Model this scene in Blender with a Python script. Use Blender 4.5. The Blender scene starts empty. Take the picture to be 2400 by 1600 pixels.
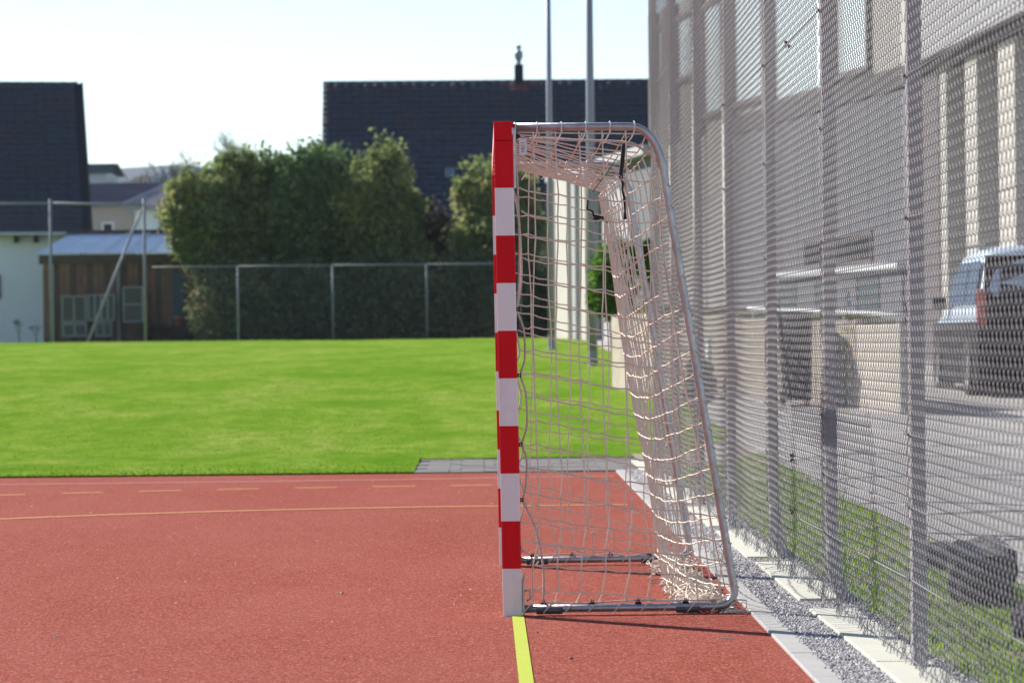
import bpy, bmesh, math, random
import numpy as np
from mathutils import Vector, Matrix
PI = math.pi
scene = bpy.context.scene
rnd = random.Random(7)

# ------------------------------------------------------------------ camera
FPX = 7748.0
PSI, DEL, ROLL = 68/7748.0, -3/7748.0, 0.0105
cF = Vector((math.sin(PSI), math.cos(PSI), DEL)).normalized()
r0 = Vector((math.cos(PSI), -math.sin(PSI), 0)); u0 = r0.cross(cF)
cR = r0*math.cos(ROLL) - u0*math.sin(ROLL)
cU = r0*math.sin(ROLL) + u0*math.cos(ROLL)
CAM = Vector((0, 0, 1.16))
cam = bpy.data.cameras.new('camera'); camo = bpy.data.objects.new('camera', cam)
scene.collection.objects.link(camo); scene.camera = camo
m = Matrix((cR, cU, -cF)).transposed().to_4x4(); m.translation = CAM
camo.matrix_world = m
cam.sensor_width = 36; cam.lens = FPX/2400*36
cam.clip_start = 0.1; cam.clip_end = 5000
cam.dof.use_dof = True; cam.dof.focus_distance = 14.6; cam.dof.aperture_fstop = 6.0

# ------------------------------------------------------------------ light
SUN_EL, SUN_AZ = math.radians(33), math.radians(-44.3)     # azimuth from +Y towards +X
world = bpy.data.worlds.new('World'); scene.world = world; world.use_nodes = True
wn = world.node_tree.nodes; wl = world.node_tree.links
bg = wn['Background']; sky = wn.new('ShaderNodeTexSky')
sky.sky_type = 'NISHITA'; sky.sun_disc = False
sky.sun_elevation = SUN_EL; sky.sun_rotation = SUN_AZ
sky.air_density = 1.0; sky.dust_density = 0.3; sky.altitude = 1200; sky.ozone_density = 1.0
wl.new(sky.outputs[0], bg.inputs[0]); bg.inputs[1].default_value = 0.092
sun = bpy.data.lights.new('sun', 'SUN'); suno = bpy.data.objects.new('sun', sun)
scene.collection.objects.link(suno)
sun.energy = 4.7; sun.angle = math.radians(0.53); sun.color = (1, .95, .87)
sd = Vector((math.sin(SUN_AZ)*math.cos(SUN_EL), math.cos(SUN_AZ)*math.cos(SUN_EL), math.sin(SUN_EL)))
suno.rotation_euler = sd.to_track_quat('Z', 'Y').to_euler()
scene.render.engine = 'CYCLES'
scene.view_settings.view_transform = 'Standard'; scene.view_settings.look = 'None'
scene.view_settings.gamma = 1; scene.view_settings.exposure = 0.88

# ------------------------------------------------------------------ helpers
def pt(px, py, Y):                      # point of the place at depth Y seen at that spot of the photograph
    d = cF*FPX + cR*(px-1200) + cU*(800-py)
    return CAM + d*(Y/d.y)
def gp(px, py, z=0.0):
    d = cF*FPX + cR*(px-1200) + cU*(800-py)
    return CAM + d*((z-CAM.z)/d.z)
def lerp_tab(t, x):
    if x <= t[0][0]: return t[0][1]
    for (a, b), (c, d) in zip(t, t[1:]):
        if x <= c: return b + (d-b)*(x-a)/(c-a)
    return t[-1][1]
def smooth(t): t = max(0, min(1, t)); return t*t*(3-2*t)
G_T = [(29, 0), (32.2, 0), (40, .24), (47, .47), (55, .70), (70, 1.0), (88, 1.215), (110, 1.23)]
A_T = [(15, 0), (18, .02), (24, .14), (29, .26), (33, .38), (37, .46), (45, .62), (55, .80), (75, 1.08), (90, 1.2), (110, 1.23)]
def height(x, y):
    t = smooth((x-1.75)/1.5)
    return lerp_tab(G_T, y)*(1-t) + lerp_tab(A_T, y)*t
def link(o, parent=None):
    scene.collection.objects.link(o)
    if parent is not None: o.parent = parent
    return o
def tag(o, label=None, cat=None, group=None, kind=None):
    if label: o['label'] = label
    if cat: o['category'] = cat
    if group: o['group'] = group
    if kind: o['kind'] = kind
    return o
def empty(name, loc=(0, 0, 0), rz=0.0):
    o = bpy.data.objects.new(name, None); o.location = loc; o.rotation_euler = (0, 0, rz)
    o.empty_display_size = .2
    return link(o)
class MB:
    def __init__(s): s.v = []; s.f = []; s.m = []; s.k = 0
    def mat(s, k): s.k = k; return s
    def poly(s, pts):
        n = len(s.v); s.v += [tuple(p) for p in pts]; s.f.append(tuple(range(n, n+len(pts)))); s.m.append(s.k)
    def box(s, a, b):
        x0, y0, z0 = a; x1, y1, z1 = b; n = len(s.v)
        s.v += [(x0,y0,z0),(x1,y0,z0),(x1,y1,z0),(x0,y1,z0),(x0,y0,z1),(x1,y0,z1),(x1,y1,z1),(x0,y1,z1)]
        for q in ((0,3,2,1),(4,5,6,7),(0,1,5,4),(1,2,6,5),(2,3,7,6),(3,0,4,7)):
            s.f.append(tuple(n+i for i in q)); s.m.append(s.k)
        return s
    def tube(s, path, r, n=6, cap=True, closed=False):
        P = [Vector(p) for p in path]; L = len(P)
        if L < 2: return s
        ref = None; b0 = len(s.v)
        for i in range(L):
            if closed: t = P[(i+1) % L]-P[i-1]
            else: t = P[min(i+1, L-1)]-P[max(i-1, 0)]
            if t.length < 1e-9: t = Vector((0, 0, 1))
            t.normalize()
            if ref is None: ref = Vector((0, 0, 1)) if abs(t.z) < .9 else Vector((1, 0, 0))
            u = ref - t*ref.dot(t)
            if u.length < 1e-5: u = Vector((1, 0, 0)) if abs(t.x) < .9 else Vector((0, 1, 0)); u = u-t*u.dot(t)
            u.normalize(); w = t.cross(u); ref = u
            rr = r[i] if isinstance(r, (list, tuple)) else r
            for k in range(n):
                a = 2*PI*k/n
                s.v.append(tuple(P[i] + (u*math.cos(a)+w*math.sin(a))*rr))
        R = L if closed else L-1
        for i in range(R):
            j = (i+1) % L
            for k in range(n):
                k2 = (k+1) % n
                s.f.append((b0+i*n+k, b0+i*n+k2, b0+j*n+k2, b0+j*n+k)); s.m.append(s.k)
        if cap and not closed:
            s.f.append(tuple(b0+k for k in reversed(range(n)))); s.m.append(s.k)
            s.f.append(tuple(b0+(L-1)*n+k for k in range(n))); s.m.append(s.k)
        return s
    def lathe(s, c, prof, n=16):
        b0 = len(s.v)
        for (r, z) in prof:
            for k in range(n):
                a = 2*PI*k/n; s.v.append((c[0]+r*math.cos(a), c[1]+r*math.sin(a), c[2]+z))
        for i in range(len(prof)-1):
            for k in range(n):
                k2 = (k+1) % n
                s.f.append((b0+i*n+k, b0+i*n+k2, b0+(i+1)*n+k2, b0+(i+1)*n+k)); s.m.append(s.k)
        return s
    def mesh(s, name, mats, smooth_=False, bevel=0):
        me = bpy.data.meshes.new(name); me.from_pydata(s.v, [], s.f)
        if not isinstance(mats, (list, tuple)): mats = [mats]
        for mt in mats: me.materials.append(mt)
        if len(mats) > 1: me.polygons.foreach_set('material_index', s.m)
        if smooth_: me.polygons.foreach_set('use_smooth', [True]*len(s.f))
        me.update()
        if bevel:
            bm = bmesh.new(); bm.from_mesh(me)
            bmesh.ops.remove_doubles(bm, verts=bm.verts, dist=1e-5)
            es = [e for e in bm.edges if len(e.link_faces) == 2 and e.calc_face_angle(0) > .6]
            bmesh.ops.bevel(bm, geom=es, offset=bevel, segments=2, profile=.5, affect='EDGES')
            bm.to_mesh(me); bm.free()
        return me
    def build(s, name, mats, parent=None, smooth_=False, bevel=0):
        return link(bpy.data.objects.new(name, s.mesh(name, mats, smooth_, bevel)), parent)
def np_obj(name, V, F, mats, parent=None, mi=None, smooth_=False):
    V = np.asarray(V, np.float32).reshape(-1, 3); F = np.asarray(F, np.int32); k = F.shape[1]
    me = bpy.data.meshes.new(name)
    me.vertices.add(len(V)); me.vertices.foreach_set('co', V.ravel())
    me.loops.add(F.size); me.loops.foreach_set('vertex_index', F.ravel())
    me.polygons.add(len(F)); me.polygons.foreach_set('loop_start', np.arange(0, F.size, k, dtype=np.int32))
    me.polygons.foreach_set('loop_total', np.full(len(F), k, np.int32))
    if not isinstance(mats, (list, tuple)): mats = [mats]
    for mt in mats: me.materials.append(mt)
    if mi is not None: me.polygons.foreach_set('material_index', np.asarray(mi, np.int32))
    if smooth_: me.polygons.foreach_set('use_smooth', np.ones(len(F), bool))
    me.update(calc_edges=True); me.validate()
    return link(bpy.data.objects.new(name, me), parent)

# ------------------------------------------------------------------ materials
def lin(r, g, b):
    f = lambda c: (c/255/12.92) if c/255 <= .04045 else ((c/255+.055)/1.055)**2.4
    return (f(r), f(g), f(b), 1)
class NT:
    def __init__(s, name, rough=.7, metal=0.0, spec=.5):
        s.m = bpy.data.materials.new(name); s.m.use_nodes = True
        s.n = s.m.node_tree.nodes; s.l = s.m.node_tree.links; s.p = s.n['Principled BSDF']
        s.p.inputs['Roughness'].default_value = rough; s.p.inputs['Metallic'].default_value = metal
        s.p.inputs['Specular IOR Level'].default_value = spec
        s.tc = s.n.new('ShaderNodeTexCoord')
    def noise(s, scale, detail=3, rough=.55, vec='Object', stretch=None, dist=0):
        x = s.n.new('ShaderNodeTexNoise'); x.inputs['Scale'].default_value = scale
        x.inputs['Detail'].default_value = detail; x.inputs['Roughness'].default_value = rough
        x.inputs['Distortion'].default_value = dist
        src = s.tc.outputs[vec]
        if stretch:
            mp = s.n.new('ShaderNodeMapping'); mp.inputs['Scale'].default_value = stretch
            s.l.new(src, mp.inputs[0]); src = mp.outputs[0]
        s.l.new(src, x.inputs['Vector']); return x.outputs['Fac']
    def vor(s, scale, feat='F1', out='Distance'):
        x = s.n.new('ShaderNodeTexVoronoi'); x.inputs['Scale'].default_value = scale; x.feature = feat
        s.l.new(s.tc.outputs['Object'], x.inputs['Vector']); return x.outputs[out]
    def ramp(s, src, stops):
        r = s.n.new('ShaderNodeValToRGB'); e = r.color_ramp.elements
        while len(e) < len(stops): e.new(.5)
        for i, (p, c) in enumerate(stops):
            e[i].position = p; e[i].color = c if len(c) == 4 else (*c, 1)
        s.l.new(src, r.inputs[0]); return r.outputs[0]
    def mix(s, fac, a, b, mode='MIX'):
        x = s.n.new('ShaderNodeMix'); x.data_type = 'RGBA'; x.blend_type = mode
        for sock, val in ((x.inputs[0], fac), (x.inputs[6], a), (x.inputs[7], b)):
            if hasattr(val, 'links'): s.l.new(val, sock)
            elif isinstance(val, (int, float)): sock.default_value = val
            else: sock.default_value = val if len(val) == 4 else (*val, 1)
        return x.outputs[2]
    def base(s, c):
        if hasattr(c, 'links'): s.l.new(c, s.p.inputs['Base Color'])
        else: s.p.inputs['Base Color'].default_value = c if len(c) == 4 else (*c, 1)
        return s
    def rough(s, c): s.l.new(c, s.p.inputs['Roughness']); return s
    def bump(s, h, strength=.3, dist=.01):
        b = s.n.new('ShaderNodeBump'); b.inputs['Strength'].default_value = strength
        b.inputs['Distance'].default_value = dist
        s.l.new(h, b.inputs['Height']); s.l.new(b.outputs[0], s.p.inputs['Normal']); return s
    def translucent(s, col, fac):
        t = s.n.new('ShaderNodeBsdfTranslucent'); mx = s.n.new('ShaderNodeMixShader')
        if hasattr(col, 'links'): s.l.new(col, t.inputs[0])
        else: t.inputs[0].default_value = (*col[:3], 1)
        mx.inputs[0].default_value = fac
        s.l.new(s.p.outputs[0], mx.inputs[1]); s.l.new(t.outputs[0], mx.inputs[2])
        s.l.new(mx.outputs[0], s.n['Material Output'].inputs['Surface']); return s
def plain(name, c, rough=.7, metal=0.0, var=.12, scale=6, bump=0.0, spec=.5):
    t = NT(name, rough, metal, spec); c = tuple(c[:3])
    d = tuple(x*(1-var) for x in c); u = tuple(min(1, x*(1+var)) for x in c)
    nz = t.noise(scale, 4, .6)
    t.base(t.ramp(nz, [(.3, d), (.7, u)]))
    if bump: t.bump(t.noise(scale*12, 3), bump, .004)
    return t.m

def m_track():
    t = NT('track_rubber', 1.0, 0, .03)
    big = t.noise(.8, 6, .7, stretch=(1, .35, 1), dist=.4); mid = t.noise(9, 4, .65)
    gr = t.vor(135, 'F1', 'Color'); gr2 = t.noise(105, 3, .75)
    sep = t.n.new('ShaderNodeSeparateColor'); t.l.new(gr, sep.inputs[0])
    c = t.ramp(sep.outputs[0], [(0, (.12, .022, .014)), (.35, (.27, .058, .038)), (.8, (.36, .092, .064)), (1, (.56, .25, .19))])
    c = t.mix(t.ramp(gr2, [(.50, (0, 0, 0)), (.66, (.85, .85, .85))]), c, (.11, .016, .013))
    c = t.mix(t.ramp(big, [(.35, (0, 0, 0)), (.72, (.35, .35, .35))]), c, (.38, .13, .105))
    c = t.mix(t.ramp(mid, [(.4, (.0, .0, .0)), (.75, (.18, .18, .18))]), c, (.20, .04, .035))
    t.base(c); t.bump(t.mix(.5, gr2, sep.outputs[1]), .8, .004); return t.m
def m_line(name, c, wear=.5):
    t = NT(name, .8, 0, .3)
    c2 = (.33, .10, .07)
    t.base(t.mix(t.ramp(t.noise(170, 3, .8), [(wear, (0, 0, 0)), (min(1, wear+.16), (.8, .8, .8))]), c, c2))
    t.bump(t.noise(150, 3, .75), .6, .003); return t.m
def m_grass(name='lawn', k=1.0):
    t = NT(name, 1.0, 0, .0)
    a = t.noise(.55, 6, .72, stretch=(1, .5, 1), dist=.6); b = t.noise(4, 5, .75, stretch=(1, .4, 1)); f = t.noise(28, 5, .85, stretch=(1, .5, 1))
    c = t.ramp(a, [(.34, (.14*k, .28*k, .02)), (.48, (.26*k, .39*k, .045)), (.62, (.40*k, .46*k, .10))])
    c = t.mix(t.ramp(b, [(.38, (.65, .65, .65)), (.62, (0, 0, 0))]), c, (.12*k, .26*k, .02))
    c = t.mix(t.ramp(f, [(.35, (.7, .7, .7)), (.6, (0, 0, 0))]), c, (.06*k, .15*k, .012))
    t.base(c); t.bump(f, 1.0, .03); return t.m
def m_blade(name, c1, c2, tr=.45):
    t = NT(name, .6, 0, .3)
    c = t.ramp(t.noise(3, 4, .7), [(.3, c1), (.7, c2)])
    t.base(c); t.translucent(t.mix(.5, c, (min(1, c2[0]*2.2), min(1, c2[1]*2.0), c2[2]), 'MIX'), tr); return t.m
def m_foliage(name, dark, light, dry, tr=.3):
    t = NT(name, .75, 0, .2)
    a = t.noise(.55, 4, .6); b = t.noise(4, 3, .7)
    c = t.ramp(b, [(.3, dark), (.7, light)])
    c = t.mix(t.ramp(a, [(.5, (0, 0, 0)), (.68, (.8, .8, .8))]), c, dry)
    t.base(c); t.translucent(c, tr); return t.m
def m_concrete(name, c, var=.1, rough=.85):
    t = NT(name, rough, 0, .3)
    d = tuple(x*(1-var*1.6) for x in c); u = tuple(min(1, x*(1+var)) for x in c)
    a = t.ramp(t.noise(3, 5, .65), [(.3, d), (.65, u)])
    a = t.mix(t.ramp(t.noise(120, 3, .7), [(.58, (0, 0, 0)), (.75, (.35, .35, .35))]), a, tuple(x*.5 for x in c))
    t.base(a); t.bump(t.noise(90, 4, .7), .25, .003); return t.m
def m_metal(name, c, rough=.4, metal=.85, spots=.15):
    t = NT(name, rough, metal)
    a = t.ramp(t.noise(18, 5, .7), [(.3, tuple(x*(1-spots) for x in c)), (.7, tuple(min(1, x*(1+spots)) for x in c))])
    t.base(a); t.rough(t.ramp(t.noise(40, 3), [(.3, (rough*.8,)*3), (.7, (min(1, rough*1.25),)*3)])); return t.m
M = {}
M['track'] = m_track()
M['yellow'] = m_line('yellow_paint', (.42, .50, .03), .52)
M['orange'] = m_line('orange_paint', (.80, .46, .14), .60)
M['faded'] = m_line('faded_white_paint', (.55, .36, .31), .50)
M['lawn'] = m_grass()
M['blade'] = m_blade('grass_blade', (.06, .16, .012), (.15, .27, .02), .35)
M['blade_dry'] = m_blade('verge_blade', (.06, .20, .012), (.22, .32, .06), .45)
M['kerb'] = m_concrete('kerb_concrete', (.38, .365, .35), .06)
M['slab'] = m_concrete('pale_slab_concrete', (.53, .51, .43), .05)
M['paving'] = m_concrete('grey_paving', (.15, .135, .13), .2)
M['asphalt'] = m_concrete('weathered_asphalt', (.36, .335, .315), .10)
M['seam'] = plain('dark_joint', (.05, .05, .055), .9)
M['soil'] = plain('soil', (.24, .20, .14), .95, var=.4, scale=30, bump=.5)
M['ground'] = plain('far_ground', (.08, .10, .05), .95, var=.3, scale=.2)
M['stone1'] = plain('gravel_grey', (.33, .31, .32), .85, var=.3, scale=60)
M['stone2'] = plain('gravel_pale', (.55, .52, .51), .85, var=.2, scale=60)
M['stone3'] = plain('gravel_dark', (.15, .14, .15), .85, var=.3, scale=60)
M['red'] = plain('red_enamel', (.50, .001, .009), .45, var=.04, scale=3, spec=.15)
M['white'] = plain('white_enamel', (.78, .72, .73), .45, var=.03, scale=3)
def worn(name, c, grime, spec):
    t = NT(name, .45, 0, spec)
    n1 = t.noise(9, 5, .7, stretch=(1, 1, .25)); n2 = t.noise(60, 4, .75)
    x = t.mix(t.ramp(n1, [(.50, (0, 0, 0)), (.75, (.35, .35, .35))]), c, grime)
    x = t.mix(t.ramp(n2, [(.66, (0, 0, 0)), (.72, (.5, .5, .5))]), x, grime)
    t.base(x); t.rough(t.ramp(n1, [(.3, (.38,)*3), (.7, (.6,)*3)])); return t.m
M['red'] = worn('red_enamel', (.64, .001, .010), (.34, .02, .02), .15)
M['white'] = worn('white_enamel', (.78, .72, .73), (.48, .40, .37), .4)
M['alu'] = m_metal('brushed_aluminium', (.55, .55, .58), .42, .7)
M['galv'] = m_metal('galvanised_tube', (.42, .40, .41), .38, .75, .2)
M['galv_dark'] = m_metal('weathered_sleeve', (.12, .11, .12), .6, .5, .3)
M['wire'] = plain('fence_wire', (.23, .225, .235), .6, var=.15, scale=20, spec=.25)
M['fpost'] = plain('fence_post_steel', (.29, .275, .30), .65, var=.08, scale=5, spec=.25)
M['fpostd'] = plain('dull_fence_tube', (.20, .22, .25), .6, spec=.2)
M['cord'] = plain('net_cord', (.66, .56, .47), .85, var=.12, scale=40)
M['rope'] = plain('edge_rope', (.58, .45, .40), .9, var=.2, scale=90, bump=.6)
M['black'] = plain('black_cord', (.012, .012, .013), .8)
M['blackp_shade'] = plain('black_plastic_and_shade', (.014, .014, .016), .55, spec=.15)  # black plastic; also the shade painted over the car's rear
M['tag'] = plain('white_tag', (.72, .66, .68), .6, var=.03)
M['ink'] = plain('ink', (.02, .02, .02), .6)
M['tile'] = plain('dark_roof_tile', (.040, .044, .062), .6, var=.35, scale=2.0, spec=.35)
M['tile2'] = plain('dark_roof_tile_brown', (.052, .046, .056), .65, var=.35, scale=2.5, spec=.3)
M['tilered'] = plain('red_flashing', (.12, .045, .05), .7, var=.3, scale=6)
M['roofbase'] = plain('roof_underlay', (.015, .015, .022), .9)
M['render_white'] = plain('white_render', (.90, .92, .95), .85, var=.04, scale=1.2)
M['cream'] = plain('cream_render', (.42, .36, .32), .85, var=.06, scale=1)
M['paleroof'] = plain('pale_roof_tile', (.36, .33, .36), .8, var=.12, scale=1)
M['greyroof'] = plain('grey_roof_tile', (.16, .15, .19), .8, var=.15, scale=1)
M['gutter'] = plain('pale_gutter', (.45, .48, .52), .5)
M['hill'] = plain('wooded_hill', (.045, .075, .10), .95, var=.2, scale=.02)
M['corr'] = plain('corrugated_sheet', (.42, .50, .62), .35, var=.08, scale=1)
M['wood'] = plain('old_brown_boards', (.17, .088, .060), .85, var=.3, scale=4, bump=.3)
M['wood2'] = plain('dark_boards', (.07, .045, .036), .85, var=.3, scale=4)
M['frame'] = plain('weathered_white_frame', (.22, .24, .28), .7, var=.15)
M['teal'] = plain('teal_door', (.015, .06, .09), .6)
M['pot'] = plain('terracotta', (.42, .17, .12), .8)
M['bark'] = plain('bark', (.09, .07, .055), .95, var=.3, scale=20, bump=.5)
M['fol1'] = m_foliage('dark_conifer_foliage', (.07, .13, .06), (.17, .25, .09), (.32, .34, .15), .45)
M['fol2'] = m_foliage('olive_conifer_foliage', (.11, .16, .06), (.26, .31, .11), (.48, .43, .20), .5)
M['fol3'] = m_foliage('brown_twiggy_foliage', (.05, .04, .03), (.11, .085, .06), (.15, .11, .08))
M['fol4'] = m_foliage('fresh_green_leaves', (.04, .11, .012), (.14, .27, .03), (.30, .36, .12), .45)
M['fol5'] = m_foliage('dark_ivy', (.05, .09, .055), (.13, .18, .09), (.21, .20, .10))  # dark green of the ivy bushes and the hedge
M['moss'] = m_foliage('mossy_ground_cover', (.10, .12, .03), (.22, .24, .06), (.30, .26, .10))
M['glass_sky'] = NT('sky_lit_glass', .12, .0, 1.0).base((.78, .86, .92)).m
M['glass_dark'] = NT('dark_glass', .25, 0, .35).base((.02, .025, .03)).m
M['glass_grey'] = NT('grey_glass', .15, 0, 1.0).base((.13, .17, .19)).m
M['beige'] = m_concrete('beige_concrete_wall', (.42, .39, .37), .07)
M['grey_clad'] = m_concrete('grey_cladding', (.14, .145, .17), .08)
M['fascia'] = m_concrete('pale_grey_fascia', (.40, .39, .42), .04)
M['brown_clad'] = plain('brown_cladding', (.13, .10, .11), .7, var=.1, scale=2)
M['dark_band'] = plain('dark_sill', (.045, .038, .042), .7)
M['pier'] = m_concrete('pale_pier', (.50, .47, .43), .05)
M['wall_con'] = m_concrete('weathered_retaining_concrete', (.44, .37, .30), .12)
M['wall_con2'] = m_concrete('pale_retaining_concrete', (.52, .46, .40), .08)  # paler concrete tone for the nearest wall panel
M['pole'] = m_metal('painted_pole', (.25, .26, .31), .5, .3, .05)
M['glass_sky_tint'] = NT('sky_tinted_glass', .1, 0, 1.0).base((.16, .26, .42)).m  # sky reflection put into the base colour, for the car's side windows
M['carpaint'] = NT('light_blue_car_paint', .42, 0, .5).base((.50, .60, .72)).m
M['tyre'] = plain('tyre_rubber', (.02, .02, .02), .85)
M['rim'] = m_metal('wheel_rim', (.16, .16, .17), .6, .3)
M['tail'] = NT('tail_lamp_red', .15, 0, .8).base((.45, .01, .02)).m
M['rock'] = plain('dark_rock', (.075, .07, .075), .9, var=.45, scale=7, bump=.8)
M['rock_lit'] = plain('rock_sunlit_top', (.28, .25, .23), .95, var=.4, scale=30, bump=.8)  # sunlight on the boulder's top, painted as a paler rock colour
M['leafdry'] = plain('dry_leaf', (.16, .11, .08), .8)
M['chip'] = plain('pale_bark_chip', (.62, .50, .42), .85)
M['leafgreen'] = plain('small_green_leaf', (.16, .26, .07), .7)
M['white_paint'] = plain('white_painted_metal', (.75, .76, .78), .5)

# ------------------------------------------------------------------ ground, track, lines
def sheet(name, xs, ys, mat, dz=0.0, zf=None, kind='structure', thick=0):
    V = []; F = []
    nx = len(xs)
    for y in ys:
        for x in xs: V.append((x, y, (zf or height)(x, y)+dz))
    for j in range(len(ys)-1):
        for i in range(nx-1):
            a = j*nx+i; F.append((a, a+1, a+nx+1, a+nx))
    o = np_obj(name, V, F, mat, smooth_=True); tag(o, kind=kind); return o
lins = lambda a, b, n: [a+(b-a)*i/(n-1) for i in range(n)]
# outermost ground, far beyond the field
g = MB(); g.poly([(-900, -60, -.12), (900, -60, -.12), (900, 112, -.12), (-900, 112, -.12)])
g.poly([(-1500, 112, 1.1), (1500, 112, 1.1), (1500, 3500, 1.1), (-1500, 3500, 1.1)])
g.poly([(-900, 112, -.12), (900, 112, -.12), (900, 112, 1.1), (-900, 112, 1.1)])
tag(g.build('ground', M['ground']), kind='structure')
def kerb_x(y): return 1.103 + (y-11.08)*(.05/17.7)
# track sheet follows the kerb
V = []; F = []
ys = lins(-6, 29.0, 36)
for y in ys:
    for x in (-60, -8, -3, 0, kerb_x(y)):
        V.append((x, y - (.0 if y < 29 else 0) , 0.0))
for j in range(len(ys)-1):
    for i in range(4):
        a = j*5+i; F.append((a, a+1, a+6, a+5))
tag(np_obj('running_track', V, F, M['track']), kind='structure')
# grass field, rising gently to the far boundary
sheet('grass_field', [-60, -30, -20, -14, -10, -6, -3, -.62], [29.0, 30, 31, 33, 36, 40, 44, 47, 51, 55, 60, 65, 70, 79, 88, 112], M['lawn'], .015)
sheet('grass_field_edge', [-.62, 0, .6, 1.2, 1.75, 2.1, 2.45], [32.05, 33, 36, 40, 44, 47, 51, 55, 60, 65, 70, 79, 88, 112], M['lawn'], .022)
sheet('asphalt_yard', [1.9, 2.4, 2.9, 3.25, 4, 6, 9, 14, 40], [-6, 5, 12, 15, 18, 21, 24, 29, 33, 37, 41, 45, 50, 55, 65, 75, 90, 112], M['asphalt'], .004)
sheet('verge_soil', [1.44, 1.6, 1.75, 1.95, 2.2, 2.42], [-6, 5, 10, 13, 15, 18, 21, 24, 29, 33, 40, 45, 50, 55, 70, 88, 112], M['soil'], .012)
sheet('gravel_bed', [1.15, 1.5], [-6, 10, 29.2], M['soil'], -.004, zf=lambda x, y: -.004)
# paving strip between track and grass
pav = empty('paving_strip', (0, 29.0, 0)); tag(pav, kind='structure')
me = MB().box((0.004, .004, 0), (.296, .446, .012)).mesh('paver', M['paving'])
k = 0
for j in range(7):
    for i in range(7):
        if k >= 60: break
        o = bpy.data.objects.new('paver', me if k % 3 else me)
        o.location = (-.62 + i*.31 + (.1 if j % 2 else 0) , j*.45*1.0, rnd.uniform(-.003, .003))
        o.scale = (1.03, 1, 1)
        link(o, pav); k += 1
MB().box((-.66, -.003, -.05), (1.74, 3.25, .004)).build('bedding', M['paving'], pav)
# painted lines
def line_mesh(name, path, w, mat, z=.004, cat=None):
    V = []; F = []
    P = [Vector((p[0], p[1], 0)) for p in path]
    for i, p in enumerate(P):
        t = (P[min(i+1, len(P)-1)]-P[max(i-1, 0)]).normalized(); n = Vector((-t.y, t.x, 0))
        V += [(p+n*w/2).to_tuple()[:2]+(z,), (p-n*w/2).to_tuple()[:2]+(z,)]
    for i in range(len(P)-1): F.append((2*i, 2*i+1, 2*i+3, 2*i+2))
    o = np_obj(name, V, F, mat); return o
tag(line_mesh('yellow_goal_line', [(.135, y) for y in lins(-4, 27.2, 12)], .05, M['yellow']), kind='structure')
arc = [(.11+6.05*math.sin(a), 17.06+6.05*math.cos(a)) for a in lins(-1.55, .0, 40)] + [(1.0, 23.11)]
tag(line_mesh('orange_area_line', arc, .05, M['orange'], .0045), kind='structure')
arc2 = []
dl = empty('dashed_line', (0, 0, 0)); tag(dl, kind='structure')
R9 = 9.35
for i in range(22):
    a0 = -.005 - i*.0665; a1 = a0-.036
    seg = [(.11+R9*math.sin(a), 17.1+R9*math.cos(a)) for a in lins(a1, a0, 4)]
    o = line_mesh('dash', seg, .05, M['orange'], .005); o.parent = dl
tag(line_mesh('faded_side_line', [(-30, 27.45), (-4, 27.57), (-1.5, 27.65), (1.1, 27.95)], .06, M['faded'], .0045), kind='structure')

# kerb stones, slabs
kb = empty('kerb_strip', (0, 0, 0)); tag(kb, kind='structure')
y = 6.05; L = .855
while y < 29:
    xa = kerb_x(y)+.001; xb = xa+.089
    b = MB().box((0, .003, -.10), (.089, L-.003, .012))
    o = b.build('kerbstone', M['kerb'], kb, bevel=.004)
    o.location = (xa, y, rnd.uniform(-.0015, .0015)); o.rotation_euler = (0, rnd.uniform(-.006, .006), -math.atan(.05/17.7))
    y += L
sb = empty('slab_strip', (0, 0, 0)); tag(sb, kind='structure')
BAY = 2.86; P0 = 11.43; FX = 1.47
for k in range(-1, 7):
    ya = P0 + k*BAY + .08; yb = P0 + (k+1)*BAY - .38
    if k == 2: yb += .05
    n = 2 if k in (-1, 0) else 1
    if k == 0: yb = 13.89
    cut = [ya, yb] if k != 0 else [11.57-.9, 11.56, 13.89]
    if k == 0: cut = [11.57, 13.89]
    if k == -1: cut = [8.9, 10.2, 11.55]
    for a, b2 in zip(cut, cut[1:]):
        w = .20
        b = MB().box((0, .004, -.08), (w, b2-a-.004, .022))
        o = b.build('slab', M['slab'], sb, bevel=.004)
        o.location = (1.355+rnd.uniform(0, .014), a, rnd.uniform(-.003, .004)); o.rotation_euler = (rnd.uniform(-.001, .001), rnd.uniform(-.01, .01), rnd.uniform(-.003, .003))

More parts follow.
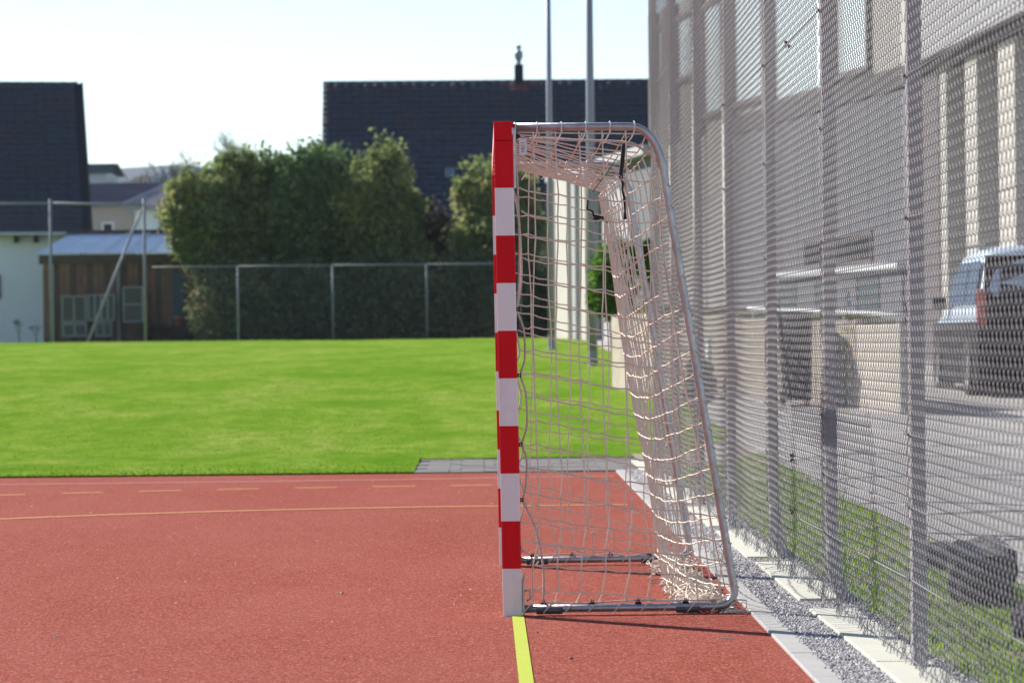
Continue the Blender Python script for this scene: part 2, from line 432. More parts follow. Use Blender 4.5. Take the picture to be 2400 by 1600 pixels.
# gravel stones: nobody could count them
def gravel():
    rs = np.random.RandomState(3)
    base = np.array([(1,0,0),(-1,0,0),(0,1,0),(0,-1,0),(0,0,1),(0,0,-1)], np.float32)
    tri = np.array([(0,2,4),(2,1,4),(1,3,4),(3,0,4),(2,0,5),(1,2,5),(3,1,5),(0,3,5)])
    pts = []
    n = 52000
    yy = 10.2 + (29-10.2)*rs.rand(n)**1.9
    xx = 1.185 + rs.rand(n)*.185 + (yy-11)*.0025
    pts.append(np.stack([xx, yy, np.full(n, .0)+rs.rand(n)*.008, .0036+.0042*rs.rand(n)**1.5+.0003*(yy-10)], 1))
    for k in range(-1, 7):                      # loose gravel round each fence post
        yc = P0+k*BAY
        n = 4200 if k < 2 else 1200
        pts.append(np.stack([1.34+rs.rand(n)*.25, yc-.36+rs.rand(n)*.42, rs.rand(n)*.010, .0036+.005*rs.rand(n)], 1))
    n = 9000
    yy = 10.2+18*rs.rand(n)**1.7
    pts.append(np.stack([1.545+np.abs(rs.randn(n))*.04, yy, .008+rs.rand(n)*.012, .0035+.005*rs.rand(n)], 1))
    n = 900                                     # strays on the kerb and slabs
    yy = 10.2+14*rs.rand(n)**1.7
    pts.append(np.stack([1.20+rs.rand(n)*.02-.03*rs.rand(n)**3, yy, np.full(n, .012), .003+.003*rs.rand(n)], 1))
    P = np.concatenate(pts); n = len(P)
    sc = P[:, 3:4]*(.7+.6*rs.rand(n, 3))
    th = rs.rand(n)*2*PI; ct, st = np.cos(th), np.sin(th)
    V = base[None]*sc[:, None, :] + rs.randn(n, 6, 3).astype(np.float32)*P[:, 3][:, None, None]*.18
    X = V[..., 0]*ct[:, None]-V[..., 1]*st[:, None]; Y = V[..., 0]*st[:, None]+V[..., 1]*ct[:, None]
    V = np.stack([X, Y, V[..., 2]], -1)+P[:, None, :3]
    F = tri[None]+(np.arange(n)*6)[:, None, None]
    mi = np.repeat(rs.choice(3, n, p=[.5, .32, .18]), 8)
    o = np_obj('gravel', V.reshape(-1, 3), F.reshape(-1, 3), [M['stone1'], M['stone2'], M['stone3']], mi=mi)
    tag(o, 'fine grey gravel between the kerb stones and the pale slabs', 'gravel', kind='stuff')
gravel()
def blades(name, P, hgt, wid, mat, label, seed=1, lean=.5):
    rs = np.random.RandomState(seed); n = len(P)
    th = rs.rand(n)*2*PI; a = th+rs.randn(n)*.8; h = hgt*(.5+.8*rs.rand(n)); w = wid*(.6+.8*rs.rand(n))
    d = np.stack([np.cos(th), np.sin(th), 0*th], 1)*w[:, None]
    top = P+np.stack([np.cos(a)*h*lean*rs.rand(n), np.sin(a)*h*lean*rs.rand(n), h], 1)
    mid = P+(top-P)*.55; mid[:, 2] += h*.08
    V = np.stack([P-d, P+d, mid+d*.7, mid-d*.7, top], 1)
    q = np.array([(0, 1, 2), (0, 2, 3), (3, 2, 4)])
    F = q[None]+(np.arange(n)*5)[:, None, None]
    o = np_obj(name, V.reshape(-1, 3), F.reshape(-1, 3), mat)
    tag(o, label, 'grass', kind='stuff'); return o
rs = np.random.RandomState(11)
n = 30000
yy = 29.0+28*rs.rand(n)**2.2; xx = -8.5+10.0*rs.rand(n)
k = (xx < -.66) | (yy > 32.2); xx, yy = xx[k], yy[k]
zz = np.array([height(a, b) for a, b in zip(xx, yy)])
blades('lawn_grass', np.stack([xx, yy, zz], 1), .030, .008, M['blade'], 'short bright green grass at the near edge of the field', 4)
n = 34000
yy = 10.2+19*rs.rand(n)**1.3; xx = 1.60+.85*rs.rand(n)**.9
pa = np.sin(xx*9+yy*2.1)+np.sin(yy*5.3+xx*3)+rs.randn(n)*.8
k = pa > -.9; xx, yy = xx[k], yy[k]
zz = np.array([height(a, b) for a, b in zip(xx, yy)])+.01
blades('verge_grass', np.stack([xx, yy, zz], 1), .036, .0045, M['blade_dry'], 'patchy rough grass growing along the foot of the mesh fence', 5, .9)

# ------------------------------------------------------------------ handball goal
GX, GY = .113, 13.94; WID = 3.08; LEAN = -.009
goal = empty('handball_goal', (GX, GY, 0))
tag(goal, 'red and white striped handball goal with sagging net seen from its side', 'goal')
def Q(x, y, z): return (x+LEAN*z, y, z)
def post_mesh(y0, name):
    b = MB(); h = .04; c = .006
    ring = [(-h+c, -h), (h-c, -h), (h, -h+c), (h, -.010), (h-.006, -.007), (h-.006, .007), (h, .010), (h, h-c), (h-c, h), (-h+c, h), (-h, h-c), (-h, -h+c)]
    zs = [0, .20, .40, .60, .80, 1.0, 1.2, 1.4, 1.6, 1.80, 1.998]
    mats = [1, 0, 1, 0, 1, 0, 1, 0, 1, 0]
    n = len(ring)
    zz = [z*(2.0/2.0) for z in zs]
    for i in range(len(zz)-1):
        b.k = mats[i]
        lo = [Q(x, y0+y, zz[i]) for x, y in ring]; hi = [Q(x, y0+y, zz[i+1]) for x, y in ring]
        for k in range(n): b.poly([lo[k], lo[(k+1) % n], hi[(k+1) % n], hi[k]])
    b.k = 0; b.poly([Q(x, y0+y, zz[-1]) for x, y in ring])
    return b.build(name, [M['red'], M['white']], goal)
for y0 in (0, WID): post_mesh(y0, 'goal_post')
# crossbar: an 8 cm bar with corner blocks, striped
b = MB(); y = -.04
segs = [(-.04, .24, 0)]
yy_ = .24; mcol = 1
while yy_ < WID-.24-.01:
    segs.append((yy_, yy_+.2, mcol)); yy_ += .2; mcol = 1-mcol
segs.append((yy_, WID+.04, 0))
for a, c_, mc in segs:
    b.k = mc
    x0 = -.04; x1 = .04; z0 = 2.0; z1 = 2.08
    off = LEAN*2.04
    v = [(x0+off, a, z0), (x1+off, a, z0), (x1+off, a, z1), (x0+off, a, z1), (x0+off, c_, z0), (x1+off, c_, z0), (x1+off, c_, z1), (x0+off, c_, z1)]
    for q in ((0, 1, 2, 3), (5, 4, 7, 6), (4, 0, 3, 7), (1, 5, 6, 2), (3, 2, 6, 7), (4, 5, 1, 0)):
        b.poly([v[i] for i in q])
cb = b.mesh('crossbar', [M['red'], M['white']], bevel=.004)
link(bpy.data.objects.new('crossbar', cb), goal)
# side frames: bent galvanised tubes
def arc_pts(p0, p1, p2, n=7):
    return [tuple(Vector(p0)*(1-t)**2+Vector(p1)*2*t*(1-t)+Vector(p2)*t*t) for t in lins(0, 1, n)]
XT = [(2.06, .50), (1.868, .654), (.173, .924), (.104, .938), (0, .94)]
def xb(z):                                                   # tube x (local) at height z
    if z > 1.868: return .654-(z-1.868)*.5
    return .654+(1.868-z)*(.270/1.695)
for y0 in (0, WID):
    p = [(.02, y0, 2.058), (.47, y0, 2.056)]
    p += arc_pts((.52, y0, 2.055), (.615, y0, 2.05), (.650, y0, 1.90), 8)
    p += [(.654, y0, 1.868), (.924-.0, y0, .173)]
    p += arc_pts((.934, y0, .12), (.950, y0, .036), (.86, y0, .030), 8)
    p += [(.5, y0, .028), (.045, y0, .028)]
    MB().tube(p, .0172, 14).build('side_frame', M['galv'], goal, smooth_=True)
    for xa, xw in ((.10, .11), (.69, .10)):
        o = MB().tube([(xa, y0, .024), (xa+xw, y0, .024)], .0195, 10).build('tube_sleeve', M['galv_dark'], goal, smooth_=True)
    # bracket plate at the top, foot bracket and pull handle at the bottom
    MB().box((.0225, y0-.016, 1.80), (.034, y0+.016, 2.062)).build('corner_bracket', M['alu'], goal)
    fb = MB().box((.0405, y0-.02, .01), (.052, y0+.02, .15)).build('foot_bracket', M['galv'], goal, bevel=.003)
    MB().tube([(.052, y0-.01, .105), (.072, y0-.01, .107), (.076, y0-.01, .09), (.074, y0-.01, .07), (.060, y0-.01, .062)], .0045, 6).build('hook_handle', M['galv'], fb, smooth_=True)
    MB().tube([(.049, y0-.02, .150), (.051, y0-.02, .178)], [.007, .004], 8).build('bolt', M['galv'], fb)
    for k in range(3): MB().box((.034, y0-.004, 1.83+.035*k), (.037, y0+.004, 1.838+.035*k)).build('rivet', M['blackp_shade'], goal)
    # net clips on base tube
    for x in (.13, .335, .53, .73):
        c = MB().box((x-.013, y0-.010, .044), (x+.013, y0+.010, .052))
        c.box((x-.005, y0-.004, .052), (x-.001, y0+.004, .066)).box((x+.003, y0-.004, .052), (x+.007, y0+.004, .064))
        c.build('net_clip', M['blackp_shade'], goal)
    for z in (1.29, 1.012, .72, .487):
        x = .040+LEAN*z
        c = MB().box((x, y0-.008, z-.008), (x+.006, y0+.008, z+.008))
        c.box((x+.006, y0-.008, z+.003), (x+.016, y0+.008, z+.007)).box((x+.006, y0-.008, z-.007), (x+.016, y0+.008, z-.003)).box((x+.010, y0-.008, z-.010), (x+.014, y0+.008, z+.010))
        c.build('net_clip', M['blackp_shade'], goal)
# small white sticker at the corner block
MB().box((.018, -.0425, 2.024), (.0215, -.0405, 2.052)).build('sticker', M['tag'], goal)
# ---- net
NR = .0031
def edge_x(z, seed):                        # bulging front rope of a side net
    hk = [1.92, 1.29, 1.012, .72, .487]
    for a, c_ in zip(hk, hk[1:]):
        if a >= z >= c_:
            t = (a-z)/(a-c_); return .050+LEAN*z+.030*math.sin(PI*t)*(1 if a < 1.9 else .7) + .004*math.sin(9*z+seed)
    if z > 1.92: return .045
    t = (.487-z)/.46; return .05 + .082*min(1, t*1.35) if seed < 1 else .05+.03*math.sin(PI*t)
def side_net(y0, seed, sl, bow, wob):
    r = random.Random(seed); b = MB()
    nz = 22; nodes = {}
    cols = [None]+[.105+.098*i + (0 if seed < 1 else .028) for i in range(10)]
    for j in range(nz):
        zb = 2.0 - j*.0985
        row = []
        for i, cx in enumerate(cols):
            if i == 0:
                z = zb; x = edge_x(max(z, .04), seed)
            else:
                z = zb-sl*(cx-.05)*(1.0 + .15*math.sin(j*1.3))-(.012*math.sin(cx*5.5+j*.4+seed)) + r.uniform(-wob, wob)
                low = max(0, (.75-zb)/.75)
                x = cx + .018*math.sin(j*.55+seed)*(.4+low) + r.uniform(-wob, wob)*.8 - low*.012*math.sin(j*2.1+i)
            if z < .048: 
                z = .046; 
            lim = xb(z)
            if x >= lim-.03:
                row.append((lim, z, True)); break
            row.append((x, z, False))
        nodes[j] = row
    def P(n, i, j): 
        x, z, e = n
        u = min(1, x/max(.3, xb(z))); v = (2-z)/2
        return Vector((x, y0+(bow*math.sin(PI*u)*math.sin(PI*min(1, v*.95+.03)) + .006*math.sin(7*z+5*x+seed)), z))
    for j, row in nodes.items():
        if j == 0 or all(n[1] <= .05 for n in row): continue
        pts = []
        for i in range(len(row)):
            pts.append(P(row[i], i, j))
            if i+1 < len(row):
                mid = (P(row[i], i, j)+P(row[i+1], i+1, j))/2; mid.z -= .004+r.uniform(0, .004); pts.append(mid)
        if row[-1][2]:                       # loop round the tube
            x, z, _ = row[-1]
            pts += [Vector((x+.012, y0-.020, z-.004)), Vector((x+.024, y0-.004, z-.012)), Vector((x+.016, y0+.016, z-.016))]
        b.tube(pts, NR, 4, False)
    for i in range(1, 11):
        pts = []
        for j in range(nz):
            if i < len(nodes[j]):
                p = P(nodes[j][i], i, j)
                if j == 0: p = Vector((p.x, y0, 2.056-.018))
                pts.append(p)
                if nodes[j][i][1] <= .05: break
        # drop through intermediate points for softness
        if len(pts) > 1:
            b.tube(pts, NR, 4, False)
            e = pts[-1]
            if e.z < .06:
                b.tube([e, (e.x-.015, y0-.019, .046), (e.x-.03, y0-.021, .028), (e.x-.045, y0-.014, .010)], NR, 4, False)
    return b
for y0, seed, sl, bow in ((0, 0, .135, .05), (WID, 3, .20, -.06)):
    side_net(y0, seed, sl, bow, .0045).build('side_net', M['cord'], goal)
# back net hanging between both frames
def back_pt(s, z, zz=None):
    y = WID*s; q = 4*s*(1-s)
    inw = .205*q**.75
    return Vector((xb(max(z, .0))-inw-.012, y, z))
def back_net():
    r = random.Random(5); b = MB(); NC = 32; NZ = 20
    def top(s): return 1.955-.125*(4*s*(1-s))**.7
    node = []
    for i in range(NC+1):
        s = i/NC; col = []
        for j in range(NZ+1):
            z = top(s)-j*(top(s)-.03)/NZ
            z2 = z + .012*math.sin(i*.33+j*.2)*(1 if j else 0) + r.uniform(-.005, .005)*(j > 0)
            z2 -= .075*math.sin(PI*s)*(j/NZ)*(1 if j < NZ-1 else 0)
            z2 = max(z2, .012)
            p = back_pt(s, z2); p.x += (r.uniform(-.0025, .0025)+.007*math.sin(j*.5+i*.35)) * (0 if i in (0, NC) else 1)
            p.y += r.uniform(-.008, .008)* (0 if i in (0, NC) else 1)
            col.append(p)
        node.append(col)
    for i, col in enumerate(node):
        b.tube(col, NR, 4, False)
    for j in range(NZ+1):
        pts = []
        for i in range(NC+1):
            pts.append(node[i][j])
            if i < NC: m_ = (node[i][j]+node[i+1][j])/2; m_.x += r.uniform(-.0015, .0015); m_.z -= .003 if m_.z > .03 else 0; pts.append(m_)
        b.tube(pts, NR*1.05, 4, False)
    return b
back_net().build('back_net', M['cord'], goal)
def pile():                                   # surplus net lying crumpled behind the mouth
    r = random.Random(9); b = MB()
    for i in range(90):                        # loose loops
        y = .05+(WID-.3)*r.random()**1.6; x = r.uniform(.74, .90); n = r.randint(7, 13); R_ = r.uniform(.02, .07); a0 = r.uniform(0, 6.3); sp = r.uniform(.35, .6); zo = r.uniform(.006, .07)
        pts = []
        for k in range(n):
            a = a0+k*sp; pts.append((min(.93, max(.66, x+R_*math.cos(a)+.006*k*math.cos(a0))), max(.015, y+R_*1.8*math.sin(a)+.008*k), max(.005, zo+.02*math.sin(a*1.3))))
        b.tube(pts, NR, 5, False)
    for i in range(26):                        # folds running lengthwise
        x = r.uniform(.74, .92); ph = r.uniform(0, 6); zo = .006+.075*r.random()*(1-abs(x-.82)/.14)
        pts = [(x+.02*math.sin(t*2.2+ph)+.008*math.sin(t*9+ph*2), t, max(.006, zo+.010*math.sin(t*7+ph))) for t in lins(.03, WID-.05, 60)]
        b.tube(pts, NR, 5, False)
    for i in range(70):                        # folds running across
        y = .03+1.6*r.random()**1.6; x0 = r.uniform(.69, .74); ph = r.uniform(0, 6); hh = r.uniform(.3, 1)
        pts = [(x, y+.03*math.sin((x-x0)*16+ph)+(x-x0)*.2, .006+.075*hh*math.sin(min(1, (x-x0)/.22)*PI)) for x in lins(x0, x0+.22, 11)]
        b.tube(pts, NR, 5, False)
    # loop that slipped outside the frame
    b.tube([(.93, -.02, .06), (.985, -.025, .055), (.985, -.03, .025), (.95, -.035, .008), (.90, -.03, .006)], NR*1.2, 5, False)
    for i in range(12):
        x = r.uniform(.90, .96); b.tube([(x, -.02, .006), (x+r.uniform(-.03, .03), -.035, .016), (x+r.uniform(-.04, .04), -.05, .006)], NR, 4, False)
    return b
pile().build('net_pile', M['cord'], goal)
def top_net():
    r = random.Random(15); b = MB(); NC = 32; NX = 6
    def T(u, s):
        q = 4*s*(1-s)
        x = .045+(.54-.11*q**.8)*u
        z = 2.035-.012*u-.165*q**.62*(.08+.92*u**1.1) - .012*math.sin(PI*u)*q**.5
        return Vector((x, WID*s, z))
    G = [[T(i/NX, j/NC)+Vector((r.uniform(-.006, .006), r.uniform(-.01, .01), r.uniform(-.006, .006)))*(1 if 0 < j < NC else 0) for i in range(NX+1)] for j in range(NC+1)]
    for j in range(NC+1): b.tube(G[j], NR, 4, False)
    for i in range(NX+1): b.tube([G[j][i] for j in range(NC+1)], NR, 4, False)
    return b
top_net().build('top_net', M['cord'], goal)
# ties round the top tubes
for y0 in (0, WID):
    for x in (.032, .125, .228, .330, .432, .535):
        ring = [(x+.002*math.sin(a*3), y0+.0205*math.cos(a), 2.0565+.0205*math.sin(a)) for a in lins(0, 2*PI*11/12, 12)]
        b = MB().tube(ring, .0028, 5, closed=True)
        b.tube([(x, y0, 2.037), (x-.012, y0+.004, 2.01), (x-.03, y0+.01, 1.985)], NR, 4, False)
        b.build('net_tie', M['tag'], goal)
# edge ropes
def rope(pts, r=.0045): 
    # round off by resampling with a Catmull-Rom spline
    P = [Vector(p) for p in pts]; P = [P[0]]+P+[P[-1]]; out = []
    for i in range(1, len(P)-2):
        for t in lins(0, 1, 7)[:-1]:
            out.append(.5*((2*P[i])+(P[i+1]-P[i-1])*t+(2*P[i-1]-5*P[i]+4*P[i+1]-P[i+2])*t*t+(3*P[i]-P[i-1]-3*P[i+1]+P[i+2])*t**3))
    out.append(P[-2]); return MB().tube(out, r, 6)
rope([(.04, .012, 1.995), (.10, .012, 2.008), (.30, .012, 2.0), (.50, .012, 1.990), (.56, .010, 1.965), (.625, .004, 1.915), (.66, -.01, 1.87)], .0055).build('edge_rope', M['rope'], goal, smooth_=True)
rp = [(.030, -.004, 1.93), (.038, -.004, 1.86), (.044, -.004, 1.6), (.040, -.004, 1.4), (.034, -.004, 1.29), (.060, -.004, 1.20), (.062, -.004, 1.08), (.045, -.004, 1.012), (.066, -.004, .93), (.068, -.004, .80), (.048, -.004, .72), (.066, -.004, .66), (.062, -.004, .55), (.052, -.004, .487), (.095, -.006, .38), (.118, -.008, .29), (.132, -.010, .18), (.130, -.012, .06)]
rope(rp, .0045).build('edge_rope', M['rope'], goal, smooth_=True)
rp2 = [(.052, WID, 1.93), (.075, WID, 1.82), (.088, WID, 1.6), (.086, WID, 1.45), (.055, WID, 1.25), (.075, WID, 1.1), (.05, WID, 1.012), (.08, WID, .87), (.05, WID, .72), (.085, WID, .6), (.06, WID, .487), (.09, WID, .35), (.065, WID, .2), (.04, WID, .12)]
rope(rp2, .0055).build('edge_rope', M['rope'], goal, smooth_=True)
rope([(.13, -.01, .055), (.3, 0, .050), (.5, 0, .058), (.70, 0, .056), (.86, 0, .060), (.90, .01, .07)], .0035).build('edge_rope', M['rope'], goal, smooth_=True)
rope([(.05, WID, .10), (.13, WID, .052), (.23, WID, .058), (.335, WID, .056), (.43, WID, .046), (.53, WID, .056), (.63, WID, .045), (.73, WID, .056), (.86, WID, .06)], .0035).build('edge_rope', M['rope'], goal, smooth_=True)
rope([(.655, .02, 1.87), (.645, .03, 1.6), (.70, .03, 1.2), (.77, .03, .8), (.84, .03, .4), (.90, .03, .1)], .003).build('edge_rope', M['rope'], goal, smooth_=True)
# black cords
b = rope([(.520, .03, 2.01), (.492, .03, 1.985), (.486, .03, 1.93), (.478, .03, 1.87), (.476, .03, 1.855)], .0095)
b.tube([(.476, .03, 1.855), (.470, .03, 1.843), (.478, .03, 1.834), (.486, .03, 1.842), (.480, .03, 1.855)], .0035, 6)
b.tube([(.478, .03, 1.834), (.486, .03, 1.815), (.482, .03, 1.79), (.490, .03, 1.76), (.493, .03, 1.70), (.494, .03, 1.665)], [.005, .006, .0045, .006, .0045, .008], 6)
b.build('black_cord', M['black'], goal, smooth_=True)
b = rope([(.375, 1.2, 1.80), (.372, 1.2, 1.77), (.372, 1.2, 1.755), (.395, 1.2, 1.745), (.400, 1.2, 1.725), (.42, 1.2, 1.712)], .0045)
for i in range(7): b.tube([(.402, 1.2, 1.728), (.41+rnd.uniform(-.02, .035), 1.2+rnd.uniform(-.02, .02), 1.71+rnd.uniform(-.018, .01)), (.415+rnd.uniform(-.02, .05), 1.2+rnd.uniform(-.03, .03), 1.70+rnd.uniform(-.015, .012))], .004, 5)
b.build('black_cord', M['black'], goal, smooth_=True)
MB().tube([(.475, .25, 1.945), (.44, .5, 1.89), (.385, .9, 1.82)], .0022, 5).build('elastic_cord', M['black'], goal)
MB().tube([(.02, -.002, 2.02), (.035, -.004, 2.012), (.05, -.002, 2.022)], .009, 7).build('black_cord', M['black'], goal, smooth_=True)
# label tag with lettering
tg = MB().box((.048, -.006, 1.938), (.080, -.004, 2.008)).build('label_tag', M['tag'], goal)
cu = bpy.data.curves.new('lettering', 'FONT'); cu.body = 'HU I'; cu.size = .021; cu.extrude = .0004; cu.align_x = 'CENTER'; cu.align_y = 'CENTER'
to = bpy.data.objects.new('lettering', cu); scene.collection.objects.link(to)
dg = bpy.context.evaluated_depsgraph_get(); tm = bpy.data.meshes.new_from_object(to.evaluated_get(dg)); bpy.data.objects.remove(to)
tm.materials.clear(); tm.materials.append(M['ink'])
to = link(bpy.data.objects.new('lettering', tm), tg); to.location = (.064, -.0065, 1.972); to.rotation_euler = (PI/2, -PI/2, 0)
# ground scuff: nothing else on the goal

# ------------------------------------------------------------------ ball-stop mesh fence
fence = empty('mesh_fence', (FX, P0, 0))
tag(fence, 'tall galvanised chain link ball stop fence running back along the track', 'fence')
HF = 4.95
def mesh_bay(seed):
    r = np.random.RandomState(seed); d = BAY/40; h = d/2; a = .0036; R = .0018
    nw = 80; nseg = int(HF/d)*4
    V = []; F = []; off = 0
    ang = np.array([PI/2, PI/2+2*PI/3, PI/2+4*PI/3])
    t = np.arange(nseg+1)
    for j in range(nw):
        ph = t % 4
        yl = np.choose(ph, [.03, .97, .97, .03])*h
        if j % 2: yl = h-yl
        x = np.choose(ph, [a, a, -a, -a])*(-1 if j % 2 else 1)
        z = .03+(t//4)*d+np.choose(ph, [.035, .465, .535, .965])*d
        y = yl+j*h
        # slack: bulges, uneven bottom
        bulge = .012*np.sin(y*2.2+seed)*np.exp(-z*.8)+.006*np.sin(z*2.1+y*1.1)
        low = np.clip((.22-z)/.22, 0, 1)
        x = x+bulge+low**1.5*(-.028+.016*math.sin(j*.33+seed)+.003*r.randn())
        z = z-low*(.010*r.rand())+.012*np.sin(j*.9)*low
        y = y+low*.003*r.randn()
        P = np.stack([x, y, z], 1)
        for k in range(3):
            pass
        dirv = np.gradient(P, axis=0); dirv /= np.linalg.norm(dirv, axis=1)[:, None]
        u = np.cross(dirv, [1, 0, 0]); u /= np.linalg.norm(u, axis=1)[:, None]; w = np.cross(dirv, u)
        ring = P[:, None]+R*(np.cos(ang)[None, :, None]*u[:, None]+np.sin(ang)[None, :, None]*w[:, None])
        V.append(ring.reshape(-1, 3)); n = len(t)
        i = np.arange(n-1)[:, None]*3+off
        for k in range(3):
            k2 = (k+1) % 3
            F.append(np.concatenate([i+k, i+k2, i+3+k2, i+3+k], 1))
        off += n*3
    return np.concatenate(V), np.concatenate(F)
bays = []
for s_ in range(3):
    V, F = mesh_bay(s_)
    o = np_obj('mesh_panel', V, F, M['wire'], smooth_=True)
    bays.append(o.data); bpy.data.objects.remove(o)
for k in range(-1, 6):
    o = bpy.data.objects.new('mesh_panel', bays[k % 3]); o.location = (-.004, k*BAY, 0); link(o, fence)
def fpost():
    b = MB().box((.004, -.035, .30), (.054, .035, 5.05))
    return b.mesh('post', M['fpost'], bevel=.006)
fpm = fpost()
def fpost_low(straight):
    b = MB()
    if straight: b.box((.004, -.035, -.05), (.054, .035, .30))
    else:
        pr = [(.035, 0, .30), (.036, 0, .20), (.045, 0, .12), (.075, 0, .05), (.125, 0, .0), (.15, 0, -.03)]
        b.tube(pr, .031, 8)
    return b
for k in range(-1, 7):
    if k == -1: continue
    o = bpy.data.objects.new('post', fpm); o.location = (0, k*BAY, 0); link(o, fence)
    fpost_low(k in (0, 6, 3, 4, 5)).build('post_foot', M['fpost'], o, smooth_=k not in (0, 6, 3, 4, 5))
    if k < 4:
        for z in (.32, .57, .82, 1.57, 2.06, 2.57, 3.3):
            c = MB().tube([(-.006, -.034, z), (-.012, -.020, z+.008), (.0, .0, z-.004), (-.010, .022, z+.006)], .0045, 6)
            c.build('wire_tie', M['galv_dark'], o)
for z in (.045, .32, .57, .82, 1.57, 2.06, 2.57, 3.3, 4.0, 4.75):
    pts = [(-.002, -BAY+i*BAY/6, z-.006*math.sin(PI*(i % 6)/6)) for i in range(6*7+1)]
    MB().tube(pts, .0020, 5).build('tension_wire', M['wire'], fence)
MB().tube([(.03, -BAY, 5.06), (.03, 6*BAY, 5.06)], .024, 8).build('top_rail', M['fpost'], fence)
# leaves caught in the mesh
for i, (px, py, lab) in enumerate([(1845, 105, 'small brown leaf caught high in the mesh, between the second and third post'), (1856, 1072, 'curled brown leaf caught low in the mesh above the verge grass'), (1859, 1195, 'crumpled grey leaf caught in the mesh just over the verge grass')]):
    d = cF*FPX + cR*(px-1200) + cU*(800-py); p = CAM+d*((FX-.012)/d.x)
    b = MB(); r_ = random.Random(i)
    for j in range(5):
        a = r_.uniform(0, 6.3)
        b.poly([(0, 0, 0), (math.cos(a)*.03, .02*r_.uniform(-1, 1), math.sin(a)*.03), (math.cos(a+.5)*.035, .02*r_.uniform(-1, 1), math.sin(a+.5)*.035), (math.cos(a+.9)*.02, 0.004, math.sin(a+.9)*.02)])
    o = b.build('leaf', M['leafdry']); o.location = p; o.scale = (.6, .6, .6); tag(o, lab, 'leaf', 'leaves caught in the mesh')

# ------------------------------------------------------------------ small litter on the track
def litter(px, py, kind, lab, s=1.0, rz=0):
    p = gp(px, py, .004)
    if kind == 'twig': b = MB().tube([(-.04*s, 0, .004), (0, .004, .006), (.04*s, .002, .004)], .0035, 5); mt = M['chip']; nm = 'twig'
    elif kind == 'leaf':
        b = MB(); mt = M['leafgreen']; nm = 'leaf'
        for a in (0, 1.3, 2.4, 3.6, 5): b.poly([(0, 0, .003), (math.cos(a)*.012*s, math.sin(a)*.02*s, .010), (math.cos(a+.6)*.016*s, math.sin(a+.6)*.025*s, .006), (math.cos(a+1)*.01*s, math.sin(a+1)*.015*s, .002)])
    else:
        b = MB(); b.lathe((0, 0, 0), [(0.0001, 0), (.008*s, .001), (.009*s, .006*s), (.005*s, .011*s), (0.0001, .012*s)], 7); mt = M['chip'] if kind == 'chip' else M['rock']; nm = 'pebble' if kind != 'chip' else 'bark_chip'
    o = b.build(nm, mt); o.location = (p.x, p.y, .005); o.rotation_euler = (0, 0, rz); tag(o, lab, nm.replace('_', ' ')); return o
litter(799, 1392, 'leaf', 'crumpled green leaf lying alone on the red track left of the goal', 1.0)
litter(1700, 1499, 'twig', 'pale thin twig on the red track below the striped goal shadow', .75)
litter(1339, 1545, 'pebble', 'small brown pebble on the red track near the bottom middle of the photo', .8)
litter(134, 1494, 'twig', 'short pale straw on the red track at the lower left', .35)
litter(1260, 1545-62, 'pebble', 'dark speck of stone just right of the yellow line', .5)
litter(1088, 1366, 'pebble', 'dark speck of stone on the track left of the near post', .5)
litter(411, 1250, 'chip', 'tiny pale chip on the track beyond the orange line, left', .8)
litter(1510, 1262, 'twig', 'short brown straw on the track inside the goal mouth', .35)
litter(840, 1302, 'chip', 'tiny pale chip on the open track in the middle distance', .7)
rs = np.random.RandomState(21); n = 90
yy = 10.8+17*rs.rand(n); xx = -4+5.0*rs.rand(n)
V = []; F = []
for i in range(n):
    s_ = .0018+.003*rs.rand()**3; a = rs.rand()*6.3; b0 = len(V)
    for q in range(4): V.append((xx[i]+math.cos(a+q*PI/2)*s_*(1.6 if q % 2 else 1), yy[i]+math.sin(a+q*PI/2)*s_*(1.6 if q % 2 else 1), .006+.003*(q % 2)))
    V.append((xx[i], yy[i], .010))
    for q in range(4): F.append((b0+q, b0+(q+1) % 4, b0+4))
tag(np_obj('track_grit', V, F, M['chip']), 'scattered pale grit and crumbs on the red track', 'grit', kind='stuff')

# ------------------------------------------------------------------ foliage
def foliage(name, lobes, n, size, mat, parent, seed, shell=.55, flat=.6):
    rs = np.random.RandomState(seed); out = []
    vol = np.array([l[3]*l[4]*l[5] for l in lobes]); vol = vol**.75; vol /= vol.sum()
    for (cx, cy, cz, rx, ry, rz), fr in zip(lobes, vol):
        k = int(n*fr); nc = max(12, k//28)
        u = rs.randn(nc, 3); u /= np.linalg.norm(u, axis=1)[:, None]
        rad = shell+(1-shell)*rs.rand(nc)**.6
        rad *= 1+.10*np.sin(u[:, 0]*7+seed)*np.cos(u[:, 2]*6+seed*2)
        c = u*rad[:, None]
        idx = rs.randint(nc, size=k)
        sp = (.10+.10*rs.rand(nc))[idx]
        p = c[idx]+rs.randn(k, 3)*sp[:, None]*np.array([1, 1, 1.25])
        p = p*np.array([rx, ry, rz])+np.array([cx, cy, cz])
        out.append(p)
    P = np.concatenate(out); P = P[P[:, 2] > 0.02]; k = len(P)
    a = rs.randn(k, 3); a /= np.linalg.norm(a, axis=1)[:, None]; b = np.cross(a, rs.randn(k, 3)); b /= np.linalg.norm(b, axis=1)[:, None]
    a[:, 2] += flat*.0
    s = size*(.5+rs.rand(k))[:, None]
    V = np.stack([P-a*s, P+b*s*.55, P+a*s, P-b*s*.55], 1)
    F = (np.arange(k)*4)[:, None]+np.arange(4)[None]
    return np_obj(name, V.reshape(-1, 3), F, mat, parent)
